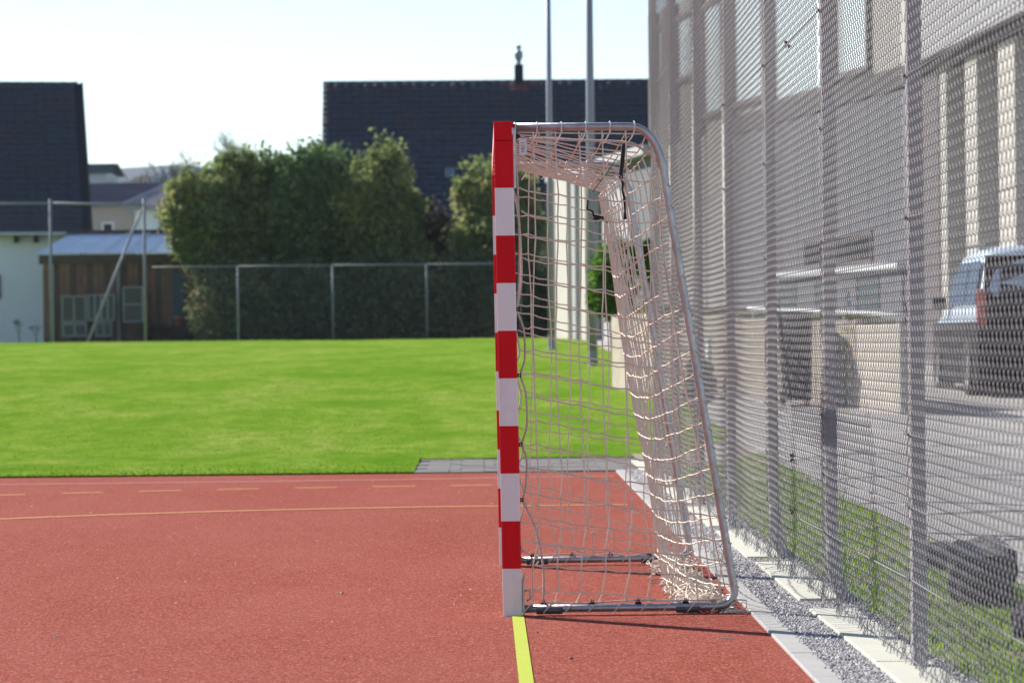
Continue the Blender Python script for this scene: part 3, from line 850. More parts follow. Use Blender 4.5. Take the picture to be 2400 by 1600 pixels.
def tree(px, hw, top, Y, mat, seed, label, name='conifer_tree', n=26000, cat='tree', size=.085, bottom=.0, group=None, base=None, lobes=None, trunk_r=.16):
    c = pt(px, 790, Y); sc = FPX/Y; H = (1.16+(803-(px-0)*.0105-top)/sc)-height(c.x, Y); W = hw/sc
    z0 = height(c.x, Y) if base is None else base
    if base is not None: H += height(c.x, Y)-base
    e = empty(name, (c.x, Y, z0)); tag(e, label, cat, group)
    r_ = random.Random(seed)
    if lobes is None:
        lobes = []
        for i in range(7):
            t = i/6; zc = bottom+(H-bottom)*(.10+.76*t)
            w = (W+.10)*(1-.30*t**4)*(.66+.34*min(1, t*2.2))*r_.uniform(.85, 1.0)
            lobes.append((r_.uniform(-.22, .22)*W, r_.uniform(-.3, .3)*W*.6, zc, w, w*.8, (H-bottom)*.17))
        for i in range(6):
            a = r_.uniform(-1, 1)*W*.6; lobes.append((a, r_.uniform(-.5, .2)*W, bottom+(H-bottom)*r_.uniform(.3, .72), W*.42, W*.4, (H-bottom)*.2))
        for i in range(3):
            a = (i-1)*.55*W+r_.uniform(-.15, .15); lobes.append((a, r_.uniform(-.2, .2)*W, H*r_.uniform(.82, .88), W*.3, W*.25, H*.09))
    foliage('crown', lobes, n, size, mat, e, seed)
    b = MB().tube([(0, 0, -.1), (.03, 0, H*.3), (-.04, .02, H*.6), (.02, 0, H*.9)], [trunk_r, trunk_r*.75, trunk_r*.45, .03], 8)
    for i in range(9):
        z = H*r_.uniform(.15, .8); a = r_.uniform(0, 6.3); l = W*.6
        b.tube([(0, 0, z), (math.cos(a)*l*.5, math.sin(a)*l*.5, z+l*.25), (math.cos(a)*l, math.sin(a)*l, z+l*.4)], [trunk_r*.3, trunk_r*.2, .02], 5)
    b.build('trunk', M['bark'], e, smooth_=True)
    return e
grp = 'evergreens behind the far wire fence'
tree(468, 74, 405, 91.5, M['fol2'], 1, 'leftmost bushy evergreen, leaning over the shed roof', n=20000, group=grp, bottom=2.0)
tree(548, 104, 364, 92.5, M['fol2'], 12, 'olive evergreen second from the left in the clump', n=28000, group=grp)
tree(630, 95, 362, 93, M['fol1'], 2, 'blue green evergreen third from the left in the clump', n=26000, group=grp)
tree(712, 105, 346, 92.3, M['fol1'], 3, 'dark evergreen with the ragged tip at the middle of the clump', n=30000, group=grp)
tree(800, 100, 348, 94, M['fol1'], 4, 'shaded evergreen under the left edge of the long tiled roof', n=24000, group=grp)
tree(885, 92, 345, 92, M['fol2'], 5, 'tallest olive green evergreen in front of the long tiled roof', n=30000, group=grp)
tree(955, 50, 440, 92.5, M['fol2'], 13, 'short evergreen at the right end of the clump', n=14000, group=grp)
tree(1020, 60, 470, 93, M['fol3'], 6, 'brownish twiggy shrub in the gap between the evergreens', 'shrub', n=9000, cat='shrub', size=.06)
tree(1165, 115, 378, 92.5, M['fol2'], 7, 'round evergreen partly hidden by the striped goal post', n=30000, group=grp)
# low dark hedge closing the foot of the trees
hz = empty('hedge', (pt(885, 790, 90.6).x, 90.6, 1.2)); tag(hz, 'dark evergreen hedge filling the foot of the trees behind the fence', 'hedge')
W_ = (1290-480)/2/FPX*90.6
foliage('foliage', [(x, 0, 1.0, 1.0, .6, 1.15) for x in lins(-W_+.6, W_+.2, 11)], 42000, .075, M['fol5'], hz, 77, .3)
MB().tube([(-W_, .1, 0), (W_, .1, .4)], .05, 5).build('stem', M['bark'], hz)
# bare crown behind
def bare(px, top, Y, seed, name, label, H=None, w=.8, cat='tree', r0_=.05, base=None, depth=5, mat=None):
    c = pt(px, 790, Y); z0 = height(c.x, Y) if base is None else base
    ztop = pt(px, top, Y).z; H = ztop-z0
    e = empty(name, (c.x, Y, z0)); tag(e, label, cat); r_ = random.Random(seed); b = MB()
    def grow(p, d, L, r, k):
        q = p+d*L; b.tube([p, (p+q)/2+Vector((r_.uniform(-.04, .04)*L, 0, 0)), q], [r, r*.85, r*.7], 4, False)
        if k == 0: return
        for _ in range(3 if k > 1 else 3):
            nd = (d+Vector((r_.uniform(-w, w), r_.uniform(-w, w), r_.uniform(-.1, .5)))).normalized()
            grow(q, nd, L*r_.uniform(.6, .8), r*.6, k-1)
    grow(Vector((0, 0, 0)), Vector((0, 0, 1)), H*.33, r0_, depth)
    b.build('branches', mat or M['bark'], e); return e
bare(480, 350, 150, 3, 'bare_tree', 'bare grey tree top showing above the far houses', r0_=.22, base=-1, depth=6)
bare(45, 745, 92, 5, 'bare_shrub', 'leafless shrub against the white wall, bottom left', r0_=.02, cat='shrub', mat=M['teal'])
bare(85, 755, 92.2, 6, 'bare_shrub', 'thin leafless shrub beside the corner of the brown shed', r0_=.02, cat='shrub', mat=M['teal'])

# ------------------------------------------------------------------ tiled houses
def tile_roof(parent, w, slope_len, pitch, tw, th, mats, origin, vis0=0.0, keep=300, seed=0, redzone=None, prefer=None):
    """roof plane: local x along eave, rises in +y; each tile its own object up to keep"""
    roof = MB().box((0, 0, -.12), (w, slope_len, -.03)).build('roof', M['roofbase'], parent)
    roof.location = origin; roof.rotation_euler = (pitch, 0, 0)
    def tmesh(mt):
        b = MB(); n = 4; pr = [(tw*i/n, .035*math.sin(PI*i/n)) for i in range(n+1)]
        f = [(x, 0, z+.03) for x, z in pr]; k_ = [(x, th*1.08, z) for x, z in pr]
        for i in range(n): b.poly([f[i], f[i+1], k_[i+1], k_[i]]); 
        b.poly([(pr[0][0], 0, -.01)]+[p for p in f]+[(pr[-1][0], 0, -.01)])
        return b.mesh('roof_tile', mt)
    ms = [tmesh(mt) for mt in mats]
    r_ = random.Random(seed); cells = []
    nr = int(slope_len/th); nc = int(w/tw)
    for j in range(nr):
        for i in range(nc): cells.append((i, j))
    if prefer: cells.sort(key=prefer)
    big = [[], [], 0]
    V = []; F = []
    tv = np.array([v.co[:] for v in ms[0].vertices]); tf = [tuple(p.vertices) for p in ms[0].polygons]
    for q, (i, j) in enumerate(cells):
        x = i*tw; y = j*th; mi = 0 if r_.random() < .65 else 1
        if redzone and redzone(x, y): mi = 2
        if q < keep or (mi == 2 and q < keep*4):
            o = bpy.data.objects.new('roof_tile', ms[mi]); o.location = (x+r_.uniform(-.008, .008), y, r_.uniform(0, .02)); o.rotation_euler = (r_.uniform(-.02, .02), 0, 0)
            link(o, roof)
        else:
            b0 = len(V); V += [(a[0]+x, a[1]+y, a[2]+r_.uniform(0, .004)) for a in tv]; F += [tuple(b0+t for t in f) for f in tf]
    if F:
        me_ = bpy.data.meshes.new('roof_tiles'); me_.from_pydata(V, [], F); me_.materials.append(mats[0])
        tag(link(bpy.data.objects.new('roof_tiles', me_), roof), kind='stuff')
    b = MB()                                        # ridge caps
    for i in range(int(w/.35)):
        b.tube([(i*.35, slope_len-.03, -.035), (i*.35+.36, slope_len-.03, -.022)], .075, 7)
    b.build('ridge_caps', mats[0], roof)
    return roof
# left house: rotated about 10 degrees
eR = pt(211, 543, 98); A_ = .17
hl = empty('white_house', (eR.x, eR.y, 1.2), A_)
tag(hl, 'white rendered house with a steep dark tiled roof at the left edge', 'house')
Wl = 12.0
rz = (pt(188, 195, 103).z-eR.z); sl = math.hypot(rz, 4.95); pit = math.atan2(rz, 4.95)
tile_roof(hl, Wl, sl, pit, .155*2, .26, [M['tile'], M['tile2']], (-Wl+.02, 0, eR.z-1.2), prefer=lambda c: -c[0])
MB().box((-Wl, .5, -1.0), (-.35, 9.4, eR.z-1.2+.35)).build('wall', M['render_white'], hl)
b = MB(); b.poly([(.0, -.05, eR.z-1.42), (.0, 4.95, eR.z-1.2+rz), (.0, 4.95, eR.z-1.5+rz), (0, -.05, eR.z-1.6)])
b = MB()
for (x0, x1) in ((.03, .09),):
    q = [(-.08, eR.z-1.28), (4.95, eR.z-1.2+rz+.02), (9.98, eR.z-1.28), (9.98, eR.z-1.55), (4.95, eR.z-1.5+rz), (-.08, eR.z-1.55)]
    for a, c_ in zip(q, q[1:]+q[:1]): b.poly([(x0, *a), (x0, *c_), (x1, *c_), (x1, *a)])
    b.poly([(x0, *a) for a in q]); b.poly([(x1, *a) for a in reversed(q)])
b.build('verge_board', M['wood2'], hl)
b = MB().box((-Wl, 9.4, eR.z-1.35), (0, 9.5, eR.z-1.25)); 
b.poly([(-Wl, 4.97, eR.z-1.2+rz-.02), (.03, 4.97, eR.z-1.2+rz-.02), (.03, 9.98, eR.z-1.25), (-Wl, 9.98, eR.z-1.25)])
b.poly([(-.36, .5, eR.z-1.3), (-.36, 9.4, eR.z-1.3), (-.36, 4.95, eR.z-1.3+rz-.2)])
b.build('rear_roof', M['roofbase'], hl)
MB().box((-Wl, -.14, eR.z-1.30), (0, -.02, eR.z-1.20)).build('gutter', M['gutter'], hl)
for px in (38, 84):
    p = pt(px, 545, 97.8); MB().box((p.x-hl.location.x-.07, .2, eR.z-1.5), (p.x-hl.location.x+.07, .5, eR.z-1.3)).build('rafter_end', M['wood2'], hl)
p = pt(-12, 672, 98); xw = (p.x-hl.location.x)
wf = MB().box((xw-.35, .44, p.z-1.2-.36), (xw+.22, .52, p.z-1.2+.36)).build('window', M['frame'], hl)
MB().box((xw-.29, .42, p.z-1.2-.30), (xw+.16, .438, p.z-1.2+.30)).build('pane', M['glass_dark'], wf)
# long roofed house on the right
eL = pt(750, 560, 100)
hr = empty('roofed_house', (eL.x, eL.y, 1.2), .02)
tag(hr, 'house with a long dark tiled roof and a metal chimney behind the trees', 'house')
Wr = 10.6
ridge = pt(765, 193, 105.2); rz2 = ridge.z-eL.z; sl2 = math.hypot(rz2, 5.2); pit2 = math.atan2(rz2, 5.2)
cx_ = (pt(1224, 193, 105.2).x-eL.x)
tile_roof(hr, Wr, sl2, pit2, .155*2, .26, [M['tile'], M['tile2'], M['tilered']], (0, 0, eL.z-1.2), seed=4,
          prefer=lambda c: -c[1], redzone=lambda x, y: y > sl2-.62 and abs(x+.15-cx_) < .62*(1-.5*(sl2-y)/.62) + .05)
MB().box((.35, .5, -1), (Wr-.3, 9.9, eL.z-1.2+.35)).build('wall', M['cream'], hr)
b = MB()
b.poly([(0, 5.22, eL.z-1.2+rz2-.02), (Wr, 5.22, eL.z-1.2+rz2-.02), (Wr, 10.4, eL.z-1.25), (0, 10.4, eL.z-1.25)])
b.poly([(.36, .5, eL.z-1.3), (.36, 9.9, eL.z-1.3), (.36, 5.2, eL.z-1.3+rz2-.2)])
b.build('rear_roof', M['roofbase'], hr)
MB().box((-.05, -.02, eL.z-1.5), (-.005, .3, eL.z-1.2)).build('verge_board', M['wood2'], hr)
zc = ridge.z-1.2
ch = MB().box((cx_-.14, 5.0, zc-.35), (cx_+.14, 5.35, zc+.50)).build('chimney', M['roofbase'], hr, bevel=.01)
MB().lathe((cx_, 5.17, zc+.50), [(.08, 0), (.07, .10), (.10, .18), (.13, .24), (.14, .36), (.12, .42), (.06, .46), (.06, .52), (.10, .54), (.07, .62), (.0001, .63)], 12).build('chimney_cowl', M['pole'], ch, smooth_=True)
p = pt(1058, 432, 102.2)
sk = MB().box((-.15, -.20, .02), (.15, .20, .06)).build('skylight', M['pole'], hr)
sk.location = (p.x-eL.x, 2.0, zc-rz2+2.0*math.tan(pit2)+.06); sk.rotation_euler = (pit2, 0, 0)
MB().box((-.12, -.17, .061), (.12, .17, .066)).build('pane', M['glass_grey'], sk)

# shed with corrugated roof
sL = pt(98, 600, 93); shx = sL.x
sh = empty('garden_shed', (shx, 93, 1.2)); tag(sh, 'low brown wooden shed with a pale blue corrugated roof', 'shed')
sc93 = FPX/93; wS = (478-98)/sc93
zf_ = pt(98, 594, 93).z-1.2; zb_ = pt(300, 547, 97).z-1.2
b = MB(); n = 76; r_ = random.Random(2)
P1 = []; P2 = []
for i in range(n+1):
    x = -.08+(wS+.5)*i/n; dz = .030*math.cos(i*PI)
    P1.append((x, -.15, zf_+dz)); P2.append((.35+(wS+.1)*i/n, 4.0, zb_+dz))
for i in range(n): b.poly([P1[i], P1[i+1], P2[i+1], P2[i]])
for i in range(n): b.poly([(P1[i][0], P1[i][1], P1[i][2]-.025), (P1[i+1][0], P1[i+1][1], P1[i+1][2]-.025), P1[i+1], P1[i]])
rf = b.build('roof', M['corr'], sh)
for k in range(1, 8):
    t = k/8; a = P1[int(n*t)]; c_ = P2[int(n*t)]
    MB().tube([(a[0], a[1], a[2]+.035), (c_[0], c_[1], c_[2]+.035)], .018, 4).build('sheet_lap', M['gutter'], rf)
MB().box((-.08, -.05, zf_-.30), (wS+.4, .03, zf_-.045)).build('fascia', M['wood2'], sh)
MB().box((.2, 3.9, zb_-.02), (wS+.5, 4.0, zb_+.10)).build('ridge_trim', M['wood2'], sh)
pw = .16; k = 0; x = .30
while x < wS+.1:
    b = MB().box((x, .10+r_.uniform(0, .015), -.2), (x+pw-.012, .16, zf_-.28)).build('board', M['wood'] if k % 3 else M['wood2'], sh); x += pw; k += 1
MB().box((.3, .17, -.2), (wS+.1, 3.8, zf_-.28)).build('inner_wall', M['wood2'], sh)
MB().box((.02, .05, -.2), (.20, .20, zf_-.28)).build('corner_post', M['wood'], sh)
MB().box((pt(277, 700, 93).x-shx-.03, -.02, -.2), (pt(277, 700, 93).x-shx+.04, .05, zf_-.28)).build('post', M['frame'], sh)
def sx(px): return pt(px, 700, 93).x-shx
def sz(py, px=250): return pt(px, py, 93).z-1.2
dr = MB().box((sx(403), .07, -.1), (sx(432), .095, sz(640, 415))).build('door', M['teal'], sh)
MB().box((sx(426), .055, sz(705)), (sx(428), .068, sz(700))).build('handle', M['rim'], dr)
def old_window(x0, x1, z0, z1, label, nx=3, nz=1, y=-.30):
    e = empty('old_window_frame', (shx+x0, 93+y, 1.2+z0)); tag(e, label, 'window frame', 'old window frames leaning on the shed')
    w = x1-x0; h = z1-z0; t = .045
    for i in range(nx+1):
        xx = i*(w-t)/nx; MB().box((xx, 0, 0), (xx+t, .05, h)).build('stile', M['frame'], e)
    for i in range(nz+1):
        zz = i*(h-t)/nz; MB().box((t*.5, .004, zz), (w-t*.5, .046, zz+t)).build('rail', M['frame'], e)
    for i in range(nx):
        MB().box((i*(w-t)/nx+t, .02, t), ((i+1)*(w-t)/nx, .028, h-t)).build('pane', M['glass_dark'], e)
old_window(sx(147), sx(205), sz(755), sz(692), 'old grey framed window leaning on the shed, leftmost', 2)
old_window(sx(208), sx(272), sz(752), sz(690), 'old grey framed window with narrow panes, right of the first', 4)
old_window(sx(148), sx(206), sz(788), sz(757), 'low grey framed pane on the ground at the left of the shed', 2)
old_window(sx(226), sx(264), sz(788), sz(755), 'low grey framed pane on the ground beside the thin shed post', 2)
old_window(sx(290), sx(338), sz(756), sz(672), 'tall pale framed glazed door leaning behind the tall fence post', 1, 2)
o = MB().lathe((0, 0, 0), [(.0001, 0), (.09, 0), (.13, .22), (.15, .22), (.15, .27), (.12, .27), (.0001, .2)], 14).build('flower_pot', M['pot'], smooth_=True)
o.location = (shx+sx(421), 92.7, 1.2+sz(764, 420)); tag(o, 'orange terracotta pot standing in front of the shed', 'flower pot')
st = MB().box((-.3, -.15, -.2), (.3, .15, 0)).build('low_bench', M['wood2']); st.location = (shx+sx(421), 92.7, 1.2+sz(764, 420)); tag(st, 'dark low wooden bench carrying the orange pot', 'bench')
for i, (px, w_) in enumerate(((365, .5), (455, .3))):
    e = empty('shrub', (pt(px, 790, 91.8).x, 91.8, 1.22)); tag(e, ('low leafless brown shrub before the right part of the shed', 'small dark shrub at the right end of the shed')[i], 'shrub')
    foliage('foliage', [(0, 0, .25, w_, .3, .3)], 1500, .05, M['fol3'], e, 60+i, .2); MB().tube([(0, 0, -.1), (0, 0, .4)], .02, 5).build('stem', M['bark'], e)

# houses and hill further away
def far_house(name, label, px0, px1, Y, wall_top, eave, ridge_y, wallm, roofm, gable=False, wins=(), hip=0):
    a = pt(px0, 790, Y); c_ = pt(px1, 790, Y); w = c_.x-a.x
    e = empty(name, (a.x, Y, .6)); tag(e, label, 'house')
    ze = pt((px0+px1)/2, eave, Y).z-.6; zr = pt((px0+px1)/2, ridge_y, Y+(0 if gable else 4)).z-.6
    MB().box((.1, .1, -.5), (w-.1, 7.9, ze)).build('wall', wallm, e)
    b = MB()
    if gable:
        b.poly([(.1, .1, ze), (w-.1, .1, ze), (w*.5, .1, zr)])
        b.build('gable', wallm, e); b = MB()
        for s0, s1 in ((0, .5), (1, .5)):
            x0 = s0*w+(-.3 if s0 == 0 else .3); x1 = w*.5
            b.poly([(x0, -.3, ze-.1), (x1, -.3, zr+.05), (x1, 8, zr+.05), (x0, 8, ze-.1)])
            b.poly([(x0, -.3, ze-.25), (x1, -.3, zr-.10), (x1, -.3, zr+.05), (x0, -.3, ze-.1)])
    else:
        b.poly([(-.3, -.3, ze), (w+.3, -.3, ze), (w+.3, 4, zr), (-.3+hip, 4, zr)])
        if hip: b.tube([(-.3, -.3, ze+.02), (-.3+hip, 4, zr+.02)], .12, 5)
        b.poly([(-.3, 8.3, ze), (w+.3, 8.3, ze), (w+.3, 4, zr), (-.3+hip, 4, zr)])
        b.poly([(-.3, -.3, ze-.15), (w+.3, -.3, ze-.15), (w+.3, -.3, ze), (-.3, -.3, ze)])
        n = 14
        for i in range(n):                       # tile courses
            t0 = i/n; y0 = -.3+4.3*t0; z0 = ze+(zr-ze)*t0
            b.box((-.3+hip*t0, y0, z0+.01), (w+.3, y0+.05, z0+.05))
    b.build('roof', roofm, e)
    for (wx0, wx1, wy0, wy1) in wins:
        x0 = pt(wx0, wy0, Y).x-a.x; x1 = pt(wx1, wy0, Y).x-a.x; z1 = pt(wx0, wy0, Y).z-.6; z0 = pt(wx0, wy1, Y).z-.6
        f = MB().box((x0-.08, .02, z0-.08), (x1+.08, .098, z1+.08)).build('window', M['white_paint'], e)
        MB().box((x0, 0, z0), (x1, .018, z1)).build('pane', M['glass_dark'], f)
    return e
far_house('cream_house', 'cream house with a small window and pale eaves beyond the shed', 196, 352, 128, 480, 476, 428, M['cream'], M['greyroof'], wins=((243, 262, 525, 541),))
far_house('pale_house', 'white walled house with a pale tiled roof behind the leftmost tree', 312, 560, 124, 480, 482, 404, M['render_white'], M['paleroof'], hip=2.4, wins=((376, 400, 512, 534),))
far_house('blue_grey_house', 'pale blue grey roofed house in the distance', 366, 470, 170, 430, 424, 404, M['cream'], M['gutter'])
far_house('distant_block', 'flat blue grey building far away beside the dark roof', 205, 258, 240, 430, 402, 384, M['gutter'], M['hill'])
far_house('distant_house', 'small pink topped house between the far roofs', 322, 362, 175, 430, 425, 414, M['cream'], M['cream'])
V = []; F = []; n = 60
for i in range(n):
    x = -420+840*i/(n-1); hh = 34.2+.8*math.sin(i*.9)+.8*math.sin(i*2.3)
    V += [(x, 640, -2), (x, 650, hh*.8), (x, 690, hh+4), (x, 800, 0)]
for i in range(n-1):
    for k in range(3): a = i*4+k; F.append((a, a+4, a+5, a+1))
tag(np_obj('hills', V, F, M['hill'], smooth_=True), kind='structure')

# ------------------------------------------------------------------ far wire fences
def net_panel(x0, x1, z0, z1, cell=.11, r=.0013):
    b = MB(); w = x1-x0; h = z1-z0; n = int((w+h)/cell)
    for i in range(n):
        s_ = i*cell
        a = (max(0, s_-h), min(s_, h)); c_ = (min(s_, w), max(0, s_-w))
        b.tube([(x0+a[0], 0, z0+a[1]), (x0+c_[0], 0, z0+c_[1])], r, 3, False)
        b.tube([(x1-a[0], .006, z0+a[1]), (x1-c_[0], .006, z0+c_[1])], r, 3, False)
    return b
fl = empty('low_wire_fence', (pt(345, 790, 88).x, 88, 1.2)); tag(fl, 'low grey wire fence along the foot of the dark trees', 'fence')
f0 = fl.location.x
pxs = [558, 780, 1000, 1220]
xs = [0.15]+[pt(p, 700, 88).x-f0 for p in pxs]
for x in xs[1:]:
    MB().tube([(x, 0, -.1), (x, 0, 2.02)], .028, 8).build('post', M['fpostd'], fl, smooth_=True)
for a, c_ in zip(xs, xs[1:]):
    net_panel(a+.03, c_-.03, .02, 1.98).build('mesh_panel', M['wire'], fl)
    MB().tube([(a, 0, 2.0), (c_, 0, 2.0)], .020, 6).build('top_rail', M['fpostd'], fl, smooth_=True)
fh = empty('tall_wire_fence', (pt(121, 790, 88).x, 88, 1.17)); tag(fh, 'tall grey wire fence with a leaning brace before the shed', 'fence')
h0 = fh.location.x; xs = [pt(-98, 700, 88).x-h0, 0, pt(340, 700, 88).x-h0]
for x in xs: MB().tube([(x, 0, -.1), (x, 0, 3.86)], .040, 8).build('post', M['fpostd'], fh, smooth_=True)
for a, c_ in zip(xs, xs[1:]):
    net_panel(a+.05, c_-.05, .05, 3.75, .11).build('mesh_panel', M['wire'], fh)
    MB().tube([(a, 0, 3.76), (c_, 0, 3.76+(-.08 if a == 0 else 0))], .032, 6).build('top_rail', M['fpostd'], fh, smooth_=True)
a = pt(331, 494, 88); c_ = pt(206, 800, 86.5)
MB().tube([(a.x-h0, .0, a.z-1.17), (c_.x-h0, -1.5, c_.z-1.17)], .036, 8).build('brace', M['frame'], fh, smooth_=True)

# ------------------------------------------------------------------ tall poles
def pole(px_top, px_bot, Y, r, label, zb):
    p = pt(px_bot, 800, Y)
    e = empty('tall_pole', (p.x, Y, zb)); tag(e, label, 'pole', 'tall poles beside the low hall')
    MB().tube([(0, 0, -.1), (0, 0, 3.5), (0, 0, 9.5)], [r, r*.9, r*.62], 14).build('shaft', M['pole'], e, smooth_=True)
    MB().lathe((0, 0, 0), [(r*1.7, -.05), (r*1.7, .03), (r*1.05, .05), (r*1.05, .3)], 14).build('base_plate', M['pole'], e)
pole(1286, 1293, 67, .070, 'thinner left one of the two grey poles rising behind the goal', .96)
pole(1380, 1389, 55, .078, 'thicker right one of the two grey poles rising behind the goal', .68)

# ------------------------------------------------------------------ sports hall behind the fence
HA = Vector((pt(2130, 0, 53.6).x, 53.6, 0)); HB = Vector((pt(1724, 0, 66).x, 66, 0))
hd = (HB-HA).normalized(); hn = Vector((-hd.y, hd.x, 0))
def hit(px, py, A=HA, d_=hd):
    r = cF*FPX + cR*(px-1200) + cU*(800-py); n = Vector((-d_.y, d_.x, 0)); t = (A-CAM).dot(n)/r.dot(n)
    p = CAM+r*t; return (p-A).dot(d_), p.z
hall = empty('sports_hall', (HA.x, HA.y, .8), math.atan2(-hd.x, hd.y))
tag(hall, 'large sports hall with tall bright windows behind the mesh fence', 'building')
# local: +y along the facade away from us, -x towards the court
s_end = hit(1531, 300)[0]; s_far = hit(1303, 500)[0]; Z = .8
MB().box((0, -.3, -1), (9, s_end, 7.6)).build('wall', M['beige'], hall)
MB().box((0, s_end+.003, -1), (9, s_far, hit(1530, 362)[1]-Z)).build('low_wall', M['grey_clad'], hall)
zr_ = hit(1530, 362)[1]-Z
MB().box((-.25, s_end+.003, zr_+.003), (9, s_far+.2, zr_+.22)).build('low_roof', M['fascia'], hall)
def hwin(px0, px1, ybot, pxr, ztop=7.3, mat='glass_sky', x=-.03, name='window'):
    s0 = hit(px1, 300)[0]; s1 = hit(px0, 300)[0]; z0 = hit(pxr, ybot)[1]-Z
    f = MB()
    t = .10
    f.box((x-.05, s0, z0), (-.001, s0+t, ztop)).box((x-.05, s1-t, z0), (-.001, s1, ztop))
    f.box((x-.05, s0+t, z0), (-.001, s1-t, z0+t)).box((x-.05, s0+t, ztop-t), (-.001, s1-t, ztop))
    o = f.build(name, M['brown_clad'], hall)
    MB().box((x, s0+t+.002, z0+t+.002), (-.004, s1-t-.002, ztop-t-.002)).build('pane', M[mat], o)
    return s0, s1, z0
band_z = hit(1930, 210)[1]-Z
piers = []
for (p0, p1) in ((1724, 1795), (1822, 1935), (1967, 2043)):
    hwin(p0, p1, 0, p0, 7.4) if False else None
for (p0, p1, yb, pr_) in ((1726, 1797, 255, 1726), (1820, 1937, 216, 1930), (1965, 2044, 166, 2043), (1655, 1701, 272, 1680), (1593, 1637, 190, 1610), (1547, 1562, 190, 1555)):
    hwin(p0, p1, yb, pr_)
for (p0, p1) in ((1531, 1546), (1563, 1592), (1638, 1654), (1702, 1725), (1798, 1819), (1938, 1964)):
    s0 = hit(p1, 300)[0]; s1 = hit(p0, 300)[0]; MB().box((-.10, s0, band_z-.1), (-.001, s1, 7.6)).build('pier', M['brown_clad'], hall)
s0 = hit(2135, 200)[0]; s1 = hit(1724, 200)[0]
MB().box((-.09, s0, band_z-.38), (-.002, s1, band_z-.03)).build('sill_band', M['dark_band'], hall)
MB().box((-.06, s0, 0.9), (-.001, s1, band_z-.40)).build('lower_cladding', M['grey_clad'], hall)
sj = s0+1.2
while sj < s1:
    MB().box((-.064, sj, .95), (-.0605, sj+.03, band_z-.42)).build('panel_joint', M['dark_band'], hall); sj += 1.25
for px in (1648, 1960):
    sp = hit(px, 300)[0]; MB().tube([(-.16, sp, -.5), (-.16, sp, 7.5)], .05, 8).build('downpipe', M['galv_dark'], hall, smooth_=True)
s0 = hit(2050, 200)[0]; s1 = hit(1892, 200)[0]
z1 = hit(2000, 545)[1]-Z; z0 = hit(2000, 620)[1]-Z
lw = MB().box((-.10, s0, z0), (-.062, s1, z1)).build('window', M['brown_clad'], hall)
MB().box((-.12, s0+.1, z0+.08), (-.102, s1-.1, z1-.08)).build('pane', M['glass_dark'], lw)
z2 = hit(2000, 632)[1]-Z; z3 = hit(2000, 738)[1]-Z; s0 = hit(2125, 300)[0]; s1 = hit(1830, 300)[0]
MB().box((-.20, s0, z2-.05), (-.062, s1, z2+.05)).build('sill', M['white_paint'], hall)
n = 6
for i in range(n):
    a = s0+(s1-s0)*i/n; c_ = s0+(s1-s0)*(i+1)/n
    MB().box((-.09, a+.05, z3-.3), (-.062, c_-.05, z2-.06)).build('panel', M['glass_grey'] if i % 2 else M['grey_clad'], hall)
# low wing: pilasters
for (p0, p1, mt) in ((1333, 1362, 'pier'), (1393, 1405, 'pier'), (1318, 1326, 'pier'), (1372, 1380, 'fascia')):
    s0 = hit(p1, 600)[0]; s1 = hit(p0, 600)[0]
    MB().box((-.35, s0, -1), (-.002, s1, zr_-.01)).build('pilaster', M[mt], hall)
s0 = hit(1480, 400)[0]; s1 = hit(1415, 400)[0]
MB().box((-.05, s0, 0), (-.002, s1, zr_-.6)).build('panel', M['fascia'], hall)
# colonnade wing to the right
WA = Vector((pt(2400, 0, 45).x, 45, 0)); WB = Vector((pt(2165, 0, 52.6).x, 52.6, 0)); wd = (WB-WA).normalized()
wing = empty('colonnade_wing', (WA.x, WA.y, .6), math.atan2(-wd.x, wd.y)); tag(wing, 'glazed hall wing with pale piers under a deep grey fascia, right edge', 'building')
sE = hit(2164, 200, WA, wd)[0]; zF = hit(2300, 92, WA, wd)[1]-.6
MB().box((.35, -12, -1), (8, sE, zF+.2)).build('glazing', M['glass_grey'], wing)
MB().box((-.25, -12, zF), (8, sE, zF+3.2)).build('fascia', M['fascia'], wing)
MB().box((-.10, -12, zF-.16), (.345, sE, zF-.003)).build('soffit_band', M['dark_band'], wing)
for (p0, p1) in ((2203, 2218), (2262, 2290), (2340, 2379), (2440, 2490), (2560, 2620)):
    s0 = hit(p1, 300, WA, wd)[0]; s1 = hit(p0, 300, WA, wd)[0]
    MB().box((0, s0, -1), (.345, s1, zF-.165)).build('pier', M['pier'], wing, bevel=.01)
s0 = hit(2202, 300, WA, wd)[0]
MB().box((-.02, s0, -1), (.348, sE, zF-.165)).build('end_panel', M['brown_clad'], wing)
for (p0, p1, y0, y1) in ((2222, 2262, 176, 560), (2292, 2338, 132, 560), (2382, 2430, 90, 560)):
    s0 = hit(p1, 300, WA, wd)[0]; s1 = hit(p0, 300, WA, wd)[0]
    for t in (.33, .66):
        y_ = s0+(s1-s0)*t; MB().box((.30, y_-.03, 0), (.348, y_+.03, zF-.2)).build('mullion', M['fascia'], wing)

